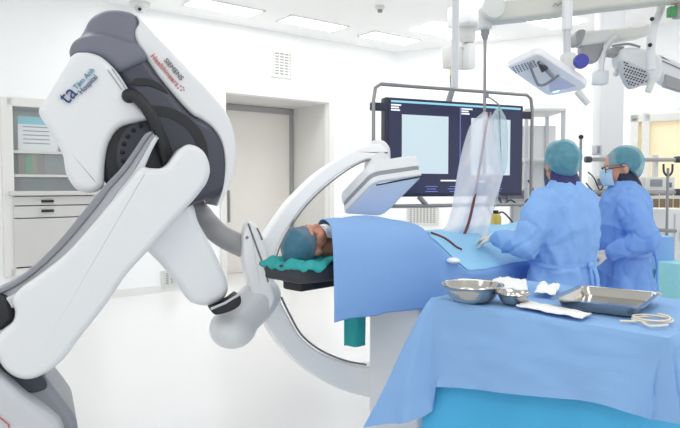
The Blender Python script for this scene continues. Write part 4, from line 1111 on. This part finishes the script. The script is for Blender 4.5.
# IV pole right
ivp = P(668, 200, 5.9); iv = thing('drip_stand', V((ivp.x, ivp.y, 0)), 'slim steel drip stand with a U hook at the right edge before the yellow window', 'stand')
MB().tube([V((ivp.x, 5.9, .05)), P(668, 168, 5.9)], .012, 10).build('pole', M_brush, iv)
hk = spl([P(663.5, 164, 5.9), P(664, 172, 5.9), P(668, 176, 5.9), P(672, 172, 5.9), P(672.5, 164, 5.9)], 5)
MB().tube(hk, .01, 10).build('hook', M_dgrey2, iv)
MB().tube([P(658, 230, 5.9), P(676, 231, 5.9)], .018, 10).build('clamp_bar', M_mgrey, iv)
m = MB()
for k in range(5):
    a = 2 * PI * k / 5; m.tube([V((ivp.x, 5.9, .07)), V((ivp.x + .28 * math.cos(a), 5.9 + .28 * math.sin(a), .03))], .015, 8)
m.build('foot', M_brush, iv)
# another pole with black knob at left
q = P(581, 137, 5.6); t = thing('steel_pole', V((q.x, q.y, 0)), 'thin pole with a black top knob between the two people', 'pole')
MB().tube([V((q.x, q.y, .02)), q], .012, 10).build('pole', M_brush, t); MB().ell(q, .022).build('knob', M_black, t)
MB().lathe(V((q.x, q.y, 0)), [(.2, 0), (.2, .02), (.05, .04)], 24).build('foot', M_lgrey, t)
# low white cupboard at the far right, behind the person
q = P(672, 255, 6.6)
t = thing('low_cupboard', V((q.x, q.y + .1, 0)), 'low white cupboard at the right edge behind the right person', 'cupboard')
zc = P(660, 209, 6.6).z
MB().box(V((q.x, q.y + .2, zc / 2)), (1.0, .4, zc)).bev(.01).build('body', M_white, t)
for k in (-.25, .25):
    dd = MB().box(V((q.x + k, q.y - .01, zc / 2)), (.47, .03, zc - .1)).bev(.006).build('cupboard_door', M_white2, t)
    MB().box(V((q.x + k * .3, q.y - .035, zc * .75)), (.02, .03, .12)).bev(.006).build('handle', M_brush, dd)
# cloth drape behind right person and plastic bag
def cl(a, b):
    p = P(648 + 20 * a + 3 * b * a, 236 + 62 * b, 4.75); p.y += .03 * math.sin(a * 8 + b * 2); return p
ct = thing('linen_stand', V((P(657, 240, 4.75).x, 4.75, 0)), 'covered waste stand with blue and teal cloth sides behind the right person', 'stand')
q0 = P(657, 236, 4.8)
m = MB(); rs = []
for k in range(13):
    z = q0.z * (1 - k / 12) ; rad = .11 + .05 * k / 12
    rs.append([V((q0.x + rad * math.cos(2 * PI * j / 40) * (1 + .06 * math.sin(j * 1.57 * .8)), 4.8 + rad * math.sin(2 * PI * j / 40), max(z, .005))) for j in range(40)])
zt_ = [k for k in range(13)]
MB().rings(rs[:4], True, True, False).build('blue_cover', M_gown, ct, smooth=70)
MB().rings(rs[3:], True, False, True).build('teal_cover', mat('teal_drape', (66, 150, 168), .8, bump=.2, var=.05), ct, smooth=70)
q0 = P(678, 262, 4.6); m = MB(); rs = []
for k in range(12):
    f_ = k / 11; z = q0.z * (1 - f_); rad = .13 + .05 * math.sin(f_ * 2.5)
    rs.append([V((q0.x + (rad + .012 * nz((j * .7, k * .5, 3))) * math.cos(2 * PI * j / 40), 4.6 + (rad + .012 * nz((j * .7, k * .5, 8))) * math.sin(2 * PI * j / 40), max(z, .005))) for j in range(40)])
o = MB().rings(rs, True, True, True).build('waste_bag', mat('aqua_bag', (150, 214, 218), .4, bump=.5, bscale=25, var=.1, vscale=10), smooth=70, loc=V((q0.x, q0.y, 0))); tag(o, 'pale aqua plastic bag standing at the right edge beside the instrument table', 'bag')
# rack beside the monitor
YR = 5.7
rk = thing('equipment_cart', V((P(540, 200, YR).x, YR, 0)), 'pale equipment cart with shelves and hanging cables, right of the monitor behind the left person', 'cart')
xl, xr = P(494, 200, YR).x, P(562, 200, YR).x; zt1 = P(540, 110, YR).z
m = MB()
for x in (xl + .62 * (xr - xl) - .1, xr):
    for y in (YR, YR + .45): m.box(V((x, y, zt1 / 2)), (.03, .03, zt1))
m.build('posts', M_lgrey, rk, smooth=0)
for z in (P(540, 203, YR).z, P(540, 160, YR).z, zt1, .25):
    low = z < 1.3
    MB().box(V(((xl + xr) / 2 if low else (xl + .62 * (xr - xl) - .1 + xr) / 2, YR + .22, z)), ((xr - xl) if low else (xr - xl) * .38 + .13, .5, .03)).bev(.006).build('shelf', M_offw, rk)
MB().box(V((xr - .12, YR + .47, zt1 / 2 + .3)), (.42, .03, zt1 - .8)).build('back_panel', M_white, rk, smooth=0)
MB().box(V(((xl + xr) / 2, YR + .25, .55)), ((xr - xl) - .04, .44, .58)).bev(.01).build('drawer_unit', M_white, rk)
for px, py, sz, lab, mm_ in ((500, 198, (.16, .2, .09), 'small grey monitor box on the cart at the left end, under the big display', M_lgrey), (516, 197, (.2, .2, .12), 'dark-fronted device on the cart left of the left person', M_offw)):
    c = P(px, 203, YR); c.z += sz[2] / 2 + .016; c.y = YR + .1
    t = thing('cart_device', c - V((0, 0, sz[2] / 2)), lab, 'device')
    MB().box(c, sz).bev(.01).build('case', mm_, t)
    MB().box(c + V((0, -sz[1] / 2 - .003, 0)), (sz[0] * .7, .01, sz[2] * .6)).build('front', M_dgrey, t)
for pts in ([(498, 196), (503, 204), (511, 200), (520, 206), (528, 199)], [(488, 208), (494, 216), (502, 212), (510, 219), (514, 225)], [(528, 180), (533, 190), (531, 200), (536, 207)]):
    MB().tube(spl([P(x, y, YR - .06) for x, y in pts], 6), .008, 8).build('cable', M_dgrey2, rk, smooth=60)
q = P(494, 222, YR - .0)
t = thing('yellow_canister', q, 'small yellow and black canister under the cart shelf beside the plastic sleeve', 'canister')
MB().lathe(q - V((0, .06, .05)), [(.03, 0), (.05, .02), (.05, .1), (.03, .13)], 20).build('body', M_yellow, t)
MB().lathe(q - V((0, .06, -.08)), [(.025, 0), (.025, .03)], 16).build('cap', M_black, t)
# suspended white device at x 532..545
m = MB()

# ================================================================== WORLD AND VIEW
w = bpy.data.worlds.new('world'); S.world = w; w.use_nodes = True
w.node_tree.nodes['Background'].inputs[0].default_value = (.95, .975, 1, 1)
w.node_tree.nodes['Background'].inputs[1].default_value = 1.12
S.view_settings.view_transform = 'Standard'; S.view_settings.look = 'None'
S.cycles.max_bounces = 20; S.cycles.diffuse_bounces = 12; S.cycles.glossy_bounces = 6; S.cycles.transparent_max_bounces = 16
S.view_settings.exposure = 0.0; S.view_settings.gamma = 1
S.view_settings.use_curve_mapping = False
